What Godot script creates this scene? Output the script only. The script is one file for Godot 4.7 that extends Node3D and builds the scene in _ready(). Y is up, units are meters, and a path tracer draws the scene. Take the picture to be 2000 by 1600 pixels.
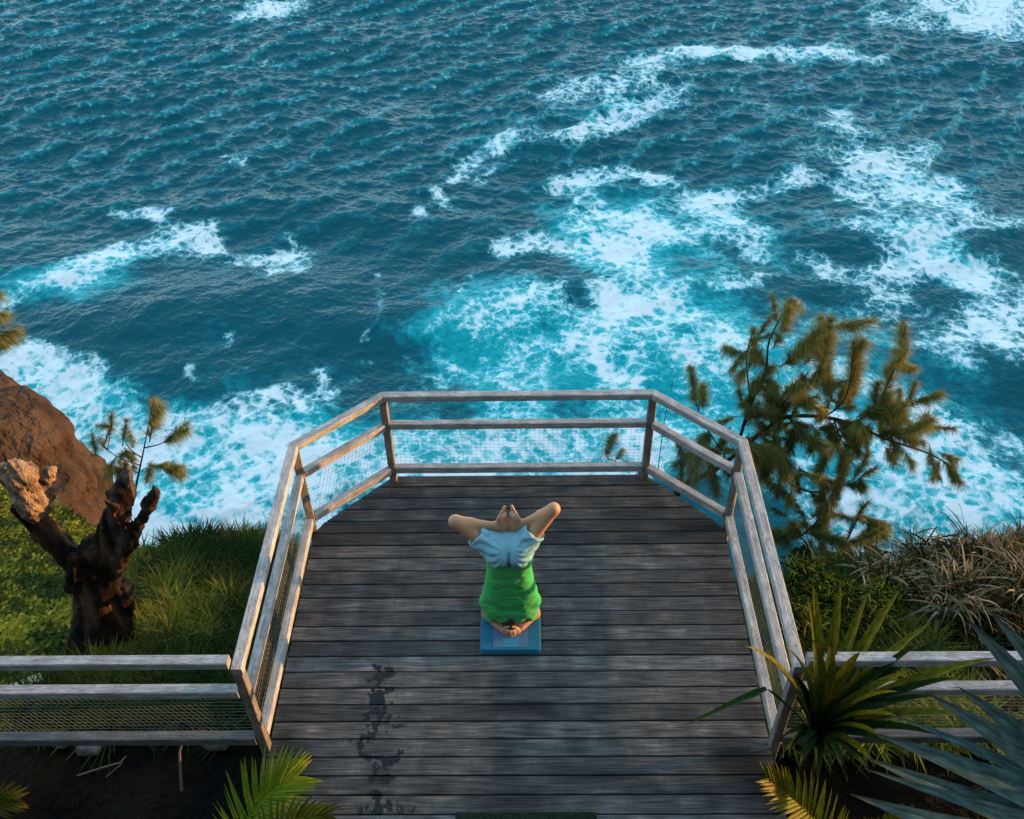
extends Node3D

const SEA := -23.4
const TS := 0.71
var rng := RandomNumberGenerator.new()


# ---------------------------------------------------------------- mesh builder
class Shape:
	var v := PackedVector3Array()
	var n := PackedVector3Array()
	var c := PackedColorArray()
	var u := PackedVector2Array()
	var i := PackedInt32Array()

	func put(p: Vector3, col := Color.WHITE, uv := Vector2.ZERO) -> int:
		v.push_back(p)
		c.push_back(col)
		u.push_back(uv)
		return v.size() - 1

	func tri(a: int, b: int, d: int) -> void:
		i.push_back(a)
		i.push_back(b)
		i.push_back(d)

	func quad(a: int, b: int, d: int, e: int) -> void:
		tri(a, b, d)
		tri(a, d, e)

	func smooth() -> void:
		# area-weighted normals; triangles here run clockwise seen from outside
		n.resize(v.size())
		n.fill(Vector3.ZERO)
		for k in range(0, i.size(), 3):
			var m := (v[i[k + 2]] - v[i[k]]).cross(v[i[k + 1]] - v[i[k]])
			n[i[k]] += m
			n[i[k + 1]] += m
			n[i[k + 2]] += m
		for k in n.size():
			n[k] = n[k].normalized() if n[k].length_squared() > 1e-20 else Vector3.UP

	func mesh() -> ArrayMesh:
		var a := []
		a.resize(Mesh.ARRAY_MAX)
		a[Mesh.ARRAY_VERTEX] = v
		if n.size() == v.size():
			a[Mesh.ARRAY_NORMAL] = n
		a[Mesh.ARRAY_COLOR] = c
		a[Mesh.ARRAY_TEX_UV] = u
		a[Mesh.ARRAY_INDEX] = i
		var m := ArrayMesh.new()
		m.add_surface_from_arrays(Mesh.PRIMITIVE_TRIANGLES, a)
		return m

	# a timber with chamfered edges; ma and mb are the mitre vectors of its two ends (sideways step per unit of width)
	func beam(a: Vector3, b: Vector3, w: float, h: float, ma := Vector3.ZERO, mb := Vector3.ZERO, ch := 0.006, tint := Color.WHITE, up := Vector3.UP) -> void:
		var d := (b - a).normalized()
		var side := d.cross(up).normalized()
		var top := side.cross(d)
		if ma == Vector3.ZERO:
			ma = side
		if mb == Vector3.ZERO:
			mb = side
		var x := w / 2.0
		var y := h / 2.0
		var prof := [Vector2(-x + ch, y), Vector2(x - ch, y), Vector2(x, y - ch), Vector2(x, -y + ch), Vector2(x - ch, -y), Vector2(-x + ch, -y), Vector2(-x, -y + ch), Vector2(-x, y - ch)]
		var l := (b - a).length()
		var off := fmod(absf(a.x * 3.7 + a.z * 5.3 + a.y * 2.1), 3.0)
		var run := fmod(absf(a.x * 1.7 + b.z * 2.9 + a.y * 7.7), 1.0)
		for k in 8:
			var p: Vector2 = prof[k]
			var q: Vector2 = prof[(k + 1) % 8]
			var e := p.distance_to(q)
			var a0 := put(a + ma * p.x + top * p.y, tint, Vector2(off, run))
			var a1 := put(a + ma * q.x + top * q.y, tint, Vector2(off, run + e))
			var b1 := put(b + mb * q.x + top * q.y, tint, Vector2(off + l, run + e))
			var b0 := put(b + mb * p.x + top * p.y, tint, Vector2(off + l, run))
			quad(a0, b0, b1, a1)
			run += e
		for end in 2:
			var f: Array[int] = []
			for k in 8:
				var p: Vector2 = prof[k]
				f.push_back(put((a + ma * p.x if end == 0 else b + mb * p.x) + top * p.y, tint * 0.8, Vector2(off + p.x * 0.3, run + p.y)))
			for k in range(1, 7):
				if end == 0:
					tri(f[0], f[k], f[k + 1])
				else:
					tri(f[0], f[k + 1], f[k])

	# a round tapering tube along points
	func tube(pts: Array, r0: float, r1: float, sides := 6, c0 := Color.WHITE, c1 := Color.WHITE) -> void:
		var first := v.size()
		var s := Vector3.ZERO
		for k in pts.size():
			var p: Vector3 = pts[k]
			var d: Vector3 = ((pts[mini(k + 1, pts.size() - 1)] as Vector3) - (pts[maxi(k - 1, 0)] as Vector3)).normalized()
			if s == Vector3.ZERO:
				s = d.cross(Vector3(0.31, 0.85, 0.42)).normalized()
			s = (s - d * s.dot(d)).normalized()
			var t := d.cross(s)
			var f := float(k) / (pts.size() - 1)
			var r := lerpf(r0, r1, f)
			for j in sides:
				var an := TAU * j / sides
				put(p + (s * cos(an) + t * sin(an)) * r, c0.lerp(c1, f), Vector2(float(j) / sides, f))
		for k in pts.size() - 1:
			for j in sides:
				var a := first + k * sides + j
				var b := first + k * sides + (j + 1) % sides
				quad(a, b, b + sides, a + sides)
		var cap := put(pts[pts.size() - 1], c1)
		var z := first + (pts.size() - 1) * sides
		for j in sides:
			tri(z + j, z + (j + 1) % sides, cap)

	# a leaf: a strip with a fold along its middle
	func strap(p0: Vector3, p1: Vector3, p2: Vector3, p3: Vector3, width: float, fold: float, c0: Color, c1: Color, segs := 8, side_hint := Vector3.UP, wide_at := 0.3) -> void:
		var first := v.size()
		for k in segs + 1:
			var t := float(k) / segs
			var p := p0.bezier_interpolate(p1, p2, p3, t)
			var d := p0.bezier_derivative(p1, p2, p3, t).normalized()
			var s := d.cross(side_hint)
			s = s.normalized() if s.length() > 0.05 else d.cross(Vector3(0.3, 0.1, 0.9)).normalized()
			var nn := s.cross(d)
			var w := width * 0.5 * (lerpf(0.55, 1.0, smoothstep(0.0, wide_at, t)) if t < wide_at else pow(maxf(0.0, 1.0 - (t - wide_at) / (1.0 - wide_at)), 0.75))
			w = maxf(w, 0.0006)
			var col := c0.lerp(c1, t)
			if segs > 7:
				col = col.lerp(Color(0.16, 0.105, 0.05), smoothstep(0.86, 1.0, t) * 0.8)
			put(p - s * w + nn * w * fold, col, Vector2(0, t))
			put(p, col * 0.9, Vector2(0.5, t))
			put(p + s * w + nn * w * fold, col, Vector2(1, t))
		for k in segs:
			var a := first + k * 3
			quad(a, a + 1, a + 4, a + 3)
			quad(a + 1, a + 2, a + 5, a + 4)


# ---------------------------------------------------------------- scene helpers
var taken := {}
var keep := func(_p: Vector3, d: float) -> float: return d


func numbered(called: String) -> String:
	if not taken.has(called):
		taken[called] = 0
		return called
	taken[called] += 1
	return "%s_%03d" % [called, taken[called]]


func tag(o: Node, label := "", category := "", group := "", kind := "") -> Node:
	if label:
		o.set_meta("label", label)
	if category:
		o.set_meta("category", category)
	if group:
		o.set_meta("group", group)
	if kind:
		o.set_meta("kind", kind)
	return o


func base(called: String, at: Vector3, label := "", category := "", group := "") -> Node3D:
	var o := Node3D.new()
	o.name = numbered(called)
	add_child(o, true)
	o.position = at
	tag(o, label, category, group)
	return o


# points are given in the scene's axes; the mesh is moved into its parent's
func part(called: String, s: Shape, m: Material, parent: Node = self, smooth := false) -> MeshInstance3D:
	var origin := Vector3.ZERO
	var up: Node = parent
	while up is Node3D and up != self:
		origin += (up as Node3D).position
		up = up.get_parent()
	if origin != Vector3.ZERO:
		for k in s.v.size():
			s.v[k] -= origin
	if smooth and s.n.size() != s.v.size():
		s.smooth()
	var o := MeshInstance3D.new()
	o.name = numbered(called) if parent == self else called
	o.mesh = s.mesh()
	o.material_override = m
	parent.add_child(o, true)
	return o


func mat(col: Color, rough := 0.8, spec := 0.5) -> StandardMaterial3D:
	var m := StandardMaterial3D.new()
	m.albedo_color = col.linear_to_srgb()
	m.roughness = rough
	m.metallic_specular = spec
	return m


var leaf_skin: ImageTexture


func leaf_texture() -> void:
	# lengthwise veins, dull patches and small brown marks
	var w := 128
	var h := 512
	var vein := noise(151, 0.35, 2).get_image(w, h / 32, false, false, true)
	vein.resize(w, h, Image.INTERPOLATE_CUBIC)
	var va := vein.get_data()
	var pa := noise(152, 0.02, 4).get_image(w, h, false, false, true).get_data()
	var sp := noise(153, 0.11, 3).get_image(w, h, false, false, true).get_data()
	var out := PackedByteArray()
	out.resize(w * h * 3)
	for o in w * h:
		var l := 0.74 + 0.34 * (va[o] / 255.0 - 0.5) + 0.4 * (pa[o] / 255.0 - 0.5)
		var b := smoothstep(0.70, 0.82, sp[o] / 255.0) * 0.6
		out[o * 3] = int(clampf(lerpf(l, 0.62, b), 0, 1) * 255.0)
		out[o * 3 + 1] = int(clampf(lerpf(l, 0.46, b), 0, 1) * 255.0)
		out[o * 3 + 2] = int(clampf(lerpf(l, 0.36, b), 0, 1) * 255.0)
	leaf_skin = tex(Image.create_from_data(w, h, false, Image.FORMAT_RGB8, out))


func blade_mat(back := 0.5, rough := 0.5) -> StandardMaterial3D:
	var m := leaf_mat(back, rough)
	m.albedo_color = Color(1, 1, 1)
	m.albedo_texture = leaf_skin
	return m


func leaf_mat(back := 0.5, rough := 0.55) -> StandardMaterial3D:
	var m := mat(Color.WHITE, rough, 0.16)
	m.vertex_color_use_as_albedo = true
	m.backlight_enabled = true
	m.backlight = Color(back, back, back)
	m.cull_mode = BaseMaterial3D.CULL_DISABLED
	return m


func noise(sd: int, f: float, oct := 4, type := FastNoiseLite.TYPE_SIMPLEX_SMOOTH) -> FastNoiseLite:
	var z := FastNoiseLite.new()
	z.seed = sd
	z.frequency = f
	z.noise_type = type
	z.fractal_type = FastNoiseLite.FRACTAL_FBM if oct > 1 else FastNoiseLite.FRACTAL_NONE
	z.fractal_octaves = oct
	return z


func rnd(a: float, b: float) -> float:
	return rng.randf_range(a, b)


func rvec() -> Vector3:
	return Vector3(rng.randfn(), rng.randfn(), rng.randfn()).normalized()


func tex(im: Image) -> ImageTexture:
	return ImageTexture.create_from_image(im)


# ---------------------------------------------------------------- smooth bodies from capsules
# prims: [a, b, ra, rb]; blend: sharpness of the smooth union; carve(p, d) -> d may reshape the field near its surface
func body(prims: Array, cell: float, blend: float, carve: Callable, paint: Callable) -> Shape:
	var lo := Vector3.ONE * 1e9
	var hi := -lo
	var reach := 4.0 / blend + cell * 2.0
	for q in prims:
		var r: float = maxf(q[2], q[3]) + reach
		for e in 2:
			lo = lo.min((q[e] as Vector3) - Vector3.ONE * r)
			hi = hi.max((q[e] as Vector3) + Vector3.ONE * r)
	var nx := int((hi.x - lo.x) / cell) + 2
	var ny := int((hi.y - lo.y) / cell) + 2
	var nz := int((hi.z - lo.z) / cell) + 2
	var f := PackedFloat32Array()
	f.resize(nx * ny * nz)
	for q in prims:
		var a: Vector3 = q[0]
		var ra: float = q[2]
		var rb: float = q[3]
		var ab: Vector3 = (q[1] as Vector3) - a
		var l2 := maxf(ab.length_squared(), 1e-9)
		var r := maxf(ra, rb) + reach
		var bl := ((a.min(q[1]) - Vector3.ONE * r - lo) / cell).floor()
		var bh := ((a.max(q[1]) + Vector3.ONE * r - lo) / cell).ceil()
		for z in range(maxi(0, int(bl.z)), mini(nz, int(bh.z) + 1)):
			for y in range(maxi(0, int(bl.y)), mini(ny, int(bh.y) + 1)):
				var row := (z * ny + y) * nx
				for x in range(maxi(0, int(bl.x)), mini(nx, int(bh.x) + 1)):
					var p := lo + Vector3(x, y, z) * cell - a
					var t := clampf(p.dot(ab) / l2, 0.0, 1.0)
					var d := (p - ab * t).length() - ra - (rb - ra) * t
					if d < reach:
						f[row + x] += exp(-d * blend)
	var near := cell * 3.0
	for z in nz:
		for y in ny:
			var row := (z * ny + y) * nx
			for x in nx:
				var s := f[row + x]
				var d := 1.0 if s < 1e-7 else -log(s) / blend
				if absf(d) < near + 0.1 and carve.is_valid():
					d = carve.call(lo + Vector3(x, y, z) * cell, d)
				f[row + x] = d
	var out := Shape.new()
	var at := PackedInt32Array()
	at.resize(nx * ny * nz)
	at.fill(-1)
	var sy := nx
	var sz := nx * ny
	var corner := [0, 1, sy, sy + 1, sz, sz + 1, sz + sy, sz + sy + 1]
	var edges := [[0, 1], [2, 3], [4, 5], [6, 7], [0, 2], [1, 3], [4, 6], [5, 7], [0, 4], [1, 5], [2, 6], [3, 7]]
	for z in nz - 1:
		for y in ny - 1:
			for x in nx - 1:
				var o := z * sz + y * sy + x
				var c0 := f[o] < 0.0
				if c0 == (f[o + 1] < 0.0) and c0 == (f[o + sy] < 0.0) and c0 == (f[o + sy + 1] < 0.0) and c0 == (f[o + sz] < 0.0) and c0 == (f[o + sz + 1] < 0.0) and c0 == (f[o + sz + sy] < 0.0) and c0 == (f[o + sz + sy + 1] < 0.0):
					continue
				var sum := Vector3.ZERO
				var cnt := 0
				for e in edges:
					var fa := f[o + corner[e[0]]]
					var fb := f[o + corner[e[1]]]
					if (fa < 0.0) != (fb < 0.0):
						var t := fa / (fa - fb)
						var pa := Vector3(e[0] & 1, (e[0] >> 1) & 1, e[0] >> 2)
						var pb := Vector3(e[1] & 1, (e[1] >> 1) & 1, e[1] >> 2)
						sum += pa.lerp(pb, t)
						cnt += 1
				at[o] = out.put(lo + (Vector3(x, y, z) + sum / cnt) * cell)
	for z in range(1, nz - 1):
		for y in range(1, ny - 1):
			for x in range(1, nx - 1):
				var o := z * sz + y * sy + x
				var a := f[o] < 0.0
				if a != (f[o + 1] < 0.0):
					face(out, at[o - sy - sz], at[o - sz], at[o], at[o - sy], a)
				if a != (f[o + sy] < 0.0):
					face(out, at[o - 1 - sz], at[o - 1], at[o], at[o - sz], a)
				if a != (f[o + sz] < 0.0):
					face(out, at[o - 1 - sy], at[o - sy], at[o], at[o - 1], a)
	out.smooth()
	for k in out.v.size():
		out.c[k] = paint.call(out.v[k], out.n[k])
	return out


func face(s: Shape, a: int, b: int, c: int, d: int, inside: bool) -> void:
	if a < 0 or b < 0 or c < 0 or d < 0:
		return
	if inside:
		s.quad(a, d, c, b)
	else:
		s.quad(a, b, c, d)


# ---------------------------------------------------------------- the sea
func strokes(im: Image, list: Array, x0: float, z0: float, m: float) -> void:
	for q in list:
		var a := Vector2((q[0] - x0) / m, (q[1] - z0) / m)
		var b := Vector2((q[2] - x0) / m, (q[3] - z0) / m)
		var r: float = q[4] / m
		var s: float = q[5]
		var far := r * 2.2
		var ab := b - a
		var l2 := maxf(ab.length_squared(), 1e-6)
		for y in range(maxi(0, int(minf(a.y, b.y) - far)), mini(im.get_height(), int(maxf(a.y, b.y) + far) + 2)):
			for x in range(maxi(0, int(minf(a.x, b.x) - far)), mini(im.get_width(), int(maxf(a.x, b.x) + far) + 2)):
				var p := Vector2(x, y) + Vector2(0.5, 0.5) - a
				var t := clampf(p.dot(ab) / l2, 0.0, 1.0)
				var d := (p - ab * t).length() / maxf(r * 1.12, 0.3)
				var w := s * exp(-d * d * 1.3)
				var old := im.get_pixel(x, y).r
				im.set_pixel(x, y, Color(old + w * (1.0 - old), 0, 0))


func wave_tile(n: int, size: float) -> Array:
	var h := PackedFloat32Array()
	var dx := PackedFloat32Array()
	var dz := PackedFloat32Array()
	h.resize(n * n)
	dx.resize(n * n)
	dz.resize(n * n)
	var r := RandomNumberGenerator.new()
	r.seed = 77
	var made := 0
	while made < 130:
		var lam := 0.30 * pow(9.5, pow(r.randf(), 0.9))
		var th := r.randfn(0.0, 0.46) + 1.25   # direction of travel, from +x towards +z
		var kx := roundi(size / lam * cos(th))
		var kz := roundi(size / lam * sin(th))
		if kx == 0 and kz == 0:
			continue
		made += 1
		var k := TAU / size * Vector2(kx, kz)
		var lk := k.length()
		var amp := 0.0090 * pow(TAU / lk, 0.84) * r.randf_range(0.5, 1.3)
		var ph := r.randf() * TAU
		var cs := cos(k.x * size / n)
		var sn := sin(k.x * size / n)
		var ux := k.x / lk
		var uz := k.y / lk
		for y in n:
			var a := ph + k.y * size * y / n
			var co := cos(a) * amp
			var si := sin(a) * amp
			var o := y * n
			for x in n:
				h[o + x] += co
				dx[o + x] -= si * ux
				dz[o + x] -= si * uz
				var t := co * cs - si * sn
				si = si * cs + co * sn
				co = t
	return [h, dx, dz]


func sea() -> void:
	var x0 := -60.0
	var z0 := -101.0
	var W := 2048
	var H := 1424
	var m := 120.0 / W
	# where foam lies, with far-right glare painted in as foam, and where air in the water makes it turquoise
	var small := 8
	var foam := Image.create_empty(W / small, H / small, false, Image.FORMAT_RF)
	strokes(foam, [[-24.5,-87.0,-23.0,-88.6,1.71,0.75],[-23.0,-88.6,-20.7,-90.0,1.74,0.75],[-20.0,-59.5,-18.9,-58.9,0.79,0.50],[-25.2,-52.7,-22.2,-52.2,0.66,0.60],[-22.0,-51.6,-21.1,-50.6,0.63,0.50],[-22.8,-48.4,-21.2,-49.6,1.20,0.95],[-21.2,-49.6,-19.6,-50.3,1.21,0.95],[-25.5,-46.8,-23.5,-48.2,0.89,0.85],[-19.5,-49.6,-18.3,-48.5,0.68,0.60],[-27.7,-42.9,-26.0,-44.5,0.71,0.60],[-26.0,-44.5,-23.9,-45.7,0.71,0.60],[-27.4,-44.2,-26.3,-45.2,0.63,0.75],[-17.3,-46.1,-15.5,-47.4,0.77,0.42],[-15.5,-47.4,-13.3,-47.8,0.77,0.42],[-13.3,-47.8,-12.5,-46.0,0.75,0.42],[-14.8,-45.3,-13.2,-46.4,0.52,0.45],[-15.3,-39.0,-15.1,-39.6,0.34,0.50],[-16.6,-36.9,-16.3,-35.9,0.21,0.50],[-20.4,-75.2,-20.4,-75.2,2.52,0.25],[-26.2,-37.2,-24.8,-38.1,1.23,0.98],[-24.8,-38.1,-22.6,-37.0,1.19,0.98],[-22.6,-37.0,-20.9,-35.2,1.13,0.98],[-24.1,-35.6,-20.1,-34.1,1.76,0.82],[-20.1,-34.1,-17.2,-31.9,1.62,0.82],[-20.7,-32.3,-17.6,-30.0,1.95,0.72],[-17.6,-30.0,-15.7,-27.2,1.78,0.72],[-14.2,-50.2,-13.1,-49.0,0.38,0.40],[-16.1,-32.6,-14.3,-33.5,0.84,0.90],[-14.3,-33.5,-11.8,-34.8,0.84,0.90],[-11.8,-34.8,-10.4,-34.0,0.83,0.90],[-12.8,-32.2,-11.8,-28.7,1.77,0.98],[-11.8,-28.7,-12.8,-26.3,1.64,0.98],[-11.3,-31.9,-10.2,-29.2,1.60,0.85],[-15.9,-26.6,-10.7,-26.3,1.08,0.98],[-16.1,-31.2,-14.2,-27.5,1.78,0.60],[-10.3,-34.0,-9.5,-35.4,0.38,0.45],[-9.5,-35.4,-10.3,-37.0,0.40,0.45],[-8.6,-30.8,-6.0,-29.5,1.54,0.75],[-5.8,-32.1,5.2,-31.7,0.87,0.55],[-5.6,-30.8,5.1,-30.7,0.84,0.68],[-4.6,-29.6,5.0,-29.5,0.60,0.92],[-9.4,-28.6,-8.4,-27.7,1.35,0.95],[1.8,-32.7,6.4,-32.3,0.74,0.50],[-8.1,-45.4,-7.8,-42.2,0.20,0.42],[-7.8,-42.2,-8.1,-39.3,0.18,0.42],[-8.6,-37.8,-5.8,-38.2,0.34,0.30],[-4.0,-58.4,-2.1,-60.4,0.68,0.75],[-2.1,-60.4,-0.9,-62.0,0.71,0.75],[-4.4,-56.6,-3.9,-57.7,0.60,0.60],[-5.6,-55.0,-4.9,-52.9,0.40,0.50],[-4.9,-52.9,-3.7,-52.2,0.39,0.50],[-6.3,-51.9,-6.3,-51.9,0.63,0.55],[-1.4,-60.5,-2.7,-56.2,0.78,0.30],[-0.8,-62.2,4.5,-62.3,1.09,0.72],[4.5,-62.3,6.4,-64.2,1.12,0.72],[6.4,-64.2,9.9,-67.5,1.20,0.72],[9.9,-67.5,9.1,-71.2,1.29,0.45],[9.9,-74.9,13.2,-77.3,1.24,0.85],[13.2,-77.3,17.5,-76.1,1.27,0.85],[17.5,-76.1,24.6,-76.9,1.30,0.85],[24.6,-76.9,26.9,-74.7,1.31,0.85],[4.2,-69.5,9.4,-72.1,2.50,0.40],[22.4,-65.0,23.5,-62.1,0.95,0.50],[37.6,-88.0,43.3,-84.2,4.59,0.97],[38.1,-82.9,41.8,-80.4,2.14,0.60],[31.3,-83.2,35.9,-85.5,2.13,0.35],[2.2,-56.1,5.9,-57.4,0.97,0.80],[5.9,-57.4,9.6,-56.1,0.98,0.80],[4.1,-54.4,4.4,-51.3,1.28,0.85],[4.4,-51.3,6.9,-50.3,1.22,0.85],[6.9,-50.3,9.0,-49.4,1.20,0.85],[-1.1,-48.1,0.8,-48.7,0.83,0.88],[0.8,-48.7,2.9,-47.5,0.83,0.88],[2.9,-47.5,4.9,-49.1,0.84,0.88],[5.1,-48.2,5.9,-44.9,1.35,0.95],[5.9,-44.9,8.0,-43.6,1.28,0.95],[8.7,-52.7,11.3,-53.3,1.41,0.60],[11.3,-53.3,13.0,-49.0,1.36,0.60],[12.0,-53.6,14.7,-54.3,0.73,0.85],[14.7,-54.3,18.3,-56.1,0.77,0.85],[8.4,-49.7,12.8,-50.8,1.42,0.45],[3.6,-50.4,6.2,-48.6,1.00,0.85],[4.1,-43.9,5.2,-42.0,0.85,0.75],[5.2,-42.0,7.0,-41.9,0.83,0.75],[6.3,-42.9,8.7,-40.9,0.83,0.92],[8.7,-40.9,10.9,-37.7,0.79,0.92],[10.5,-43.8,13.4,-44.5,0.66,0.45],[2.0,-38.4,3.3,-39.0,0.52,0.85],[3.3,-39.0,4.2,-35.8,0.50,0.85],[5.8,-38.0,5.3,-35.4,0.49,0.80],[-4.7,-40.3,-4.4,-38.2,0.21,0.42],[-4.4,-38.2,-3.4,-37.2,0.20,0.42],[-2.7,-46.1,-3.6,-44.1,0.32,0.45],[-3.6,-44.1,-3.9,-42.1,0.31,0.45],[0.1,-38.7,0.8,-38.8,0.38,0.75],[-2.0,-40.3,1.0,-43.5,2.24,0.33],[-3.4,-36.1,-0.4,-37.7,1.80,0.40],[2.1,-42.0,4.9,-40.2,1.83,0.36],[2.0,-40.2,7.4,-36.8,2.07,0.36],[7.1,-38.4,9.7,-35.2,1.67,0.42],[22.3,-57.7,24.8,-58.2,1.59,0.62],[24.8,-58.2,26.1,-55.5,1.58,0.62],[21.5,-53.3,24.9,-54.2,1.79,0.78],[24.9,-54.2,23.8,-50.2,1.75,0.78],[19.6,-49.5,21.6,-47.6,0.93,0.88],[21.6,-47.6,22.9,-48.3,0.93,0.88],[19.9,-44.6,23.6,-45.6,1.56,0.75],[23.6,-45.6,26.5,-42.5,1.58,0.75],[26.3,-51.1,28.2,-49.8,1.36,0.42],[23.8,-39.8,24.4,-37.3,2.04,0.40],[13.0,-46.8,12.4,-48.5,0.63,0.55],[22.6,-62.9,22.1,-57.0,1.26,0.45],[16.6,-46.2,17.7,-43.7,0.96,0.35],[19.4,-41.7,21.7,-39.0,1.22,0.40],[15.1,-36.5,18.5,-33.6,0.83,0.68],[18.5,-33.6,19.8,-30.0,0.79,0.68],[21.4,-39.0,25.9,-40.5,1.67,0.45],[14.9,-29.3,16.9,-28.7,2.07,0.50],[16.9,-28.7,19.3,-25.8,2.05,0.50],[11.4,-29.3,11.9,-25.8,1.63,0.60],[19.1,-31.8,21.8,-30.2,1.97,0.45],[12.8,-25.4,14.9,-24.9,1.05,0.65],[18.6,-27.2,18.6,-27.2,1.76,0.42],[12.9,-34.4,15.1,-31.5,1.91,0.50],[13.3,-27.2,16.4,-26.9,1.39,0.55],[-3.3,-41.2,9.6,-37.5,4.26,0.14],[12.5,-39.6,19.6,-27.2,6.66,0.16],[21.3,-59.1,25.0,-41.6,5.77,0.16],[-0.7,-49.9,14.4,-49.6,4.19,0.10],[10.4,-67.5,34.1,-62.6,9.99,0.07],[-13.2,-30.5,8.5,-30.3,2.32,0.26],[-10.9,-37.8,-6.6,-35.4,1.34,0.12],[-9.7,-33.2,-6.9,-34.3,0.93,0.25],[-3.0,-33.9,7.9,-34.5,1.54,0.19],[-0.8,-63.6,10.9,-72.1,4.84,0.12],[-24.1,-46.5,-18.3,-49.1,2.42,0.15],[-17.3,-46.4,-12.4,-46.8,1.78,0.12],[-28.4,-42.6,-25.8,-44.5,1.89,0.19]], x0, z0, m * small)
	var air := Image.create_empty(W / small, H / small, false, Image.FORMAT_RF)
	strokes(air, [[-13.3,-31.2,9.7,-30.9,2.37,0.60],[-1.7,-41.2,10.4,-35.2,3.11,0.35],[12.5,-39.6,19.6,-27.2,5.99,0.30],[0.9,-51.7,14.1,-47.9,4.19,0.20],[2.8,-63.5,28.5,-55.5,8.63,0.12],[-29.0,-44.0,-26.3,-44.5,2.17,0.60],[-26.3,-44.5,-23.1,-45.2,2.12,0.60],[-25.9,-36.4,-21.6,-34.8,2.30,0.80],[-21.6,-34.8,-17.0,-31.9,2.05,0.80],[-19.2,-31.3,-15.0,-28.7,3.39,0.80],[-15.0,-28.7,-10.9,-27.5,3.08,0.80],[-14.3,-32.2,-10.1,-32.9,1.70,0.70],[-14.0,-36.7,-9.7,-36.6,1.71,0.28],[-16.2,-40.5,-12.4,-40.0,2.67,0.20],[-9.4,-31.5,-6.1,-30.5,2.01,0.90],[-5.7,-31.1,6.3,-31.0,1.56,0.95],[-3.3,-40.3,-0.6,-36.9,3.26,0.85],[-0.6,-36.9,9.3,-35.9,3.12,0.85],[-1.8,-44.0,2.0,-40.2,2.63,0.55],[6.0,-47.0,10.2,-38.4,3.31,0.75],[8.7,-52.7,12.9,-51.4,3.95,0.40],[3.9,-50.4,5.2,-47.0,2.67,0.60],[5.1,-54.7,6.9,-50.3,2.94,0.45],[22.7,-48.3,24.0,-45.0,2.65,0.65],[24.9,-54.2,24.9,-54.2,3.44,0.50],[12.9,-30.3,18.6,-27.2,4.71,0.60],[12.9,-34.4,12.9,-34.4,3.91,0.70],[19.6,-37.4,22.5,-35.0,4.47,0.30],[-21.0,-49.2,-24.3,-47.0,1.48,0.50],[10.1,-75.1,23.5,-75.7,2.50,0.30],[-0.8,-62.8,9.7,-67.5,1.96,0.35],[-2.5,-60.5,-2.5,-60.5,1.76,0.30]], x0, z0, m * small)
	foam.resize(W, H, Image.INTERPOLATE_CUBIC)
	air.resize(W, H, Image.INTERPOLATE_CUBIC)
	var fd := foam.get_data().to_float32_array()
	var ad := air.get_data().to_float32_array()
	# webs of foam: the borders of warped cells, coarse and fine
	var web := noise(5, 0.036, 1, FastNoiseLite.TYPE_CELLULAR)
	web.cellular_return_type = FastNoiseLite.RETURN_DISTANCE2_SUB
	web.cellular_jitter = 1.0
	web.domain_warp_enabled = true
	web.domain_warp_amplitude = 26.0
	web.domain_warp_frequency = 0.022
	web.domain_warp_fractal_octaves = 4
	web.domain_warp_fractal_gain = 0.55
	var w1 := web.get_image(W, H, false, false, false).get_data()
	web.seed = 9
	web.frequency = 0.085
	web.domain_warp_amplitude = 14.0
	web.domain_warp_frequency = 0.05
	var w2 := web.get_image(W, H, false, false, false).get_data()
	var patch := noise(12, 0.013, 6)
	patch.domain_warp_enabled = true
	patch.domain_warp_amplitude = 40.0
	patch.domain_warp_frequency = 0.012
	var pa := patch.get_image(W, H, false, false, true).get_data()
	# streaky fine froth, drawn out across the wind
	var fine := noise(31, 0.085, 5)
	fine.domain_warp_enabled = true
	fine.domain_warp_amplitude = 18.0
	fine.domain_warp_frequency = 0.025
	var fi := fine.get_image(W, H, false, false, true).get_data()
	var ripple := noise(33, 0.10, 4)
	ripple.fractal_type = FastNoiseLite.FRACTAL_RIDGED
	var ri := ripple.get_image(W, H, false, false, true).get_data()
	var marble := noise(37, 0.026, 5)
	marble.fractal_type = FastNoiseLite.FRACTAL_RIDGED
	marble.fractal_gain = 0.55
	marble.domain_warp_enabled = true
	marble.domain_warp_amplitude = 34.0
	marble.domain_warp_frequency = 0.018
	var ma := marble.get_image(W, H, false, false, true).get_data()
	var n := 256
	var size := 13.0
	var tile := wave_tile(n, size)
	var th: PackedFloat32Array = tile[0]
	var tx: PackedFloat32Array = tile[1]
	var tz: PackedFloat32Array = tile[2]
	var ca := cos(0.42)
	var sa := sin(0.42)
	var out := PackedByteArray()
	out.resize(W * H * 4)
	var bump := PackedByteArray()
	bump.resize(W * H)
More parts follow.
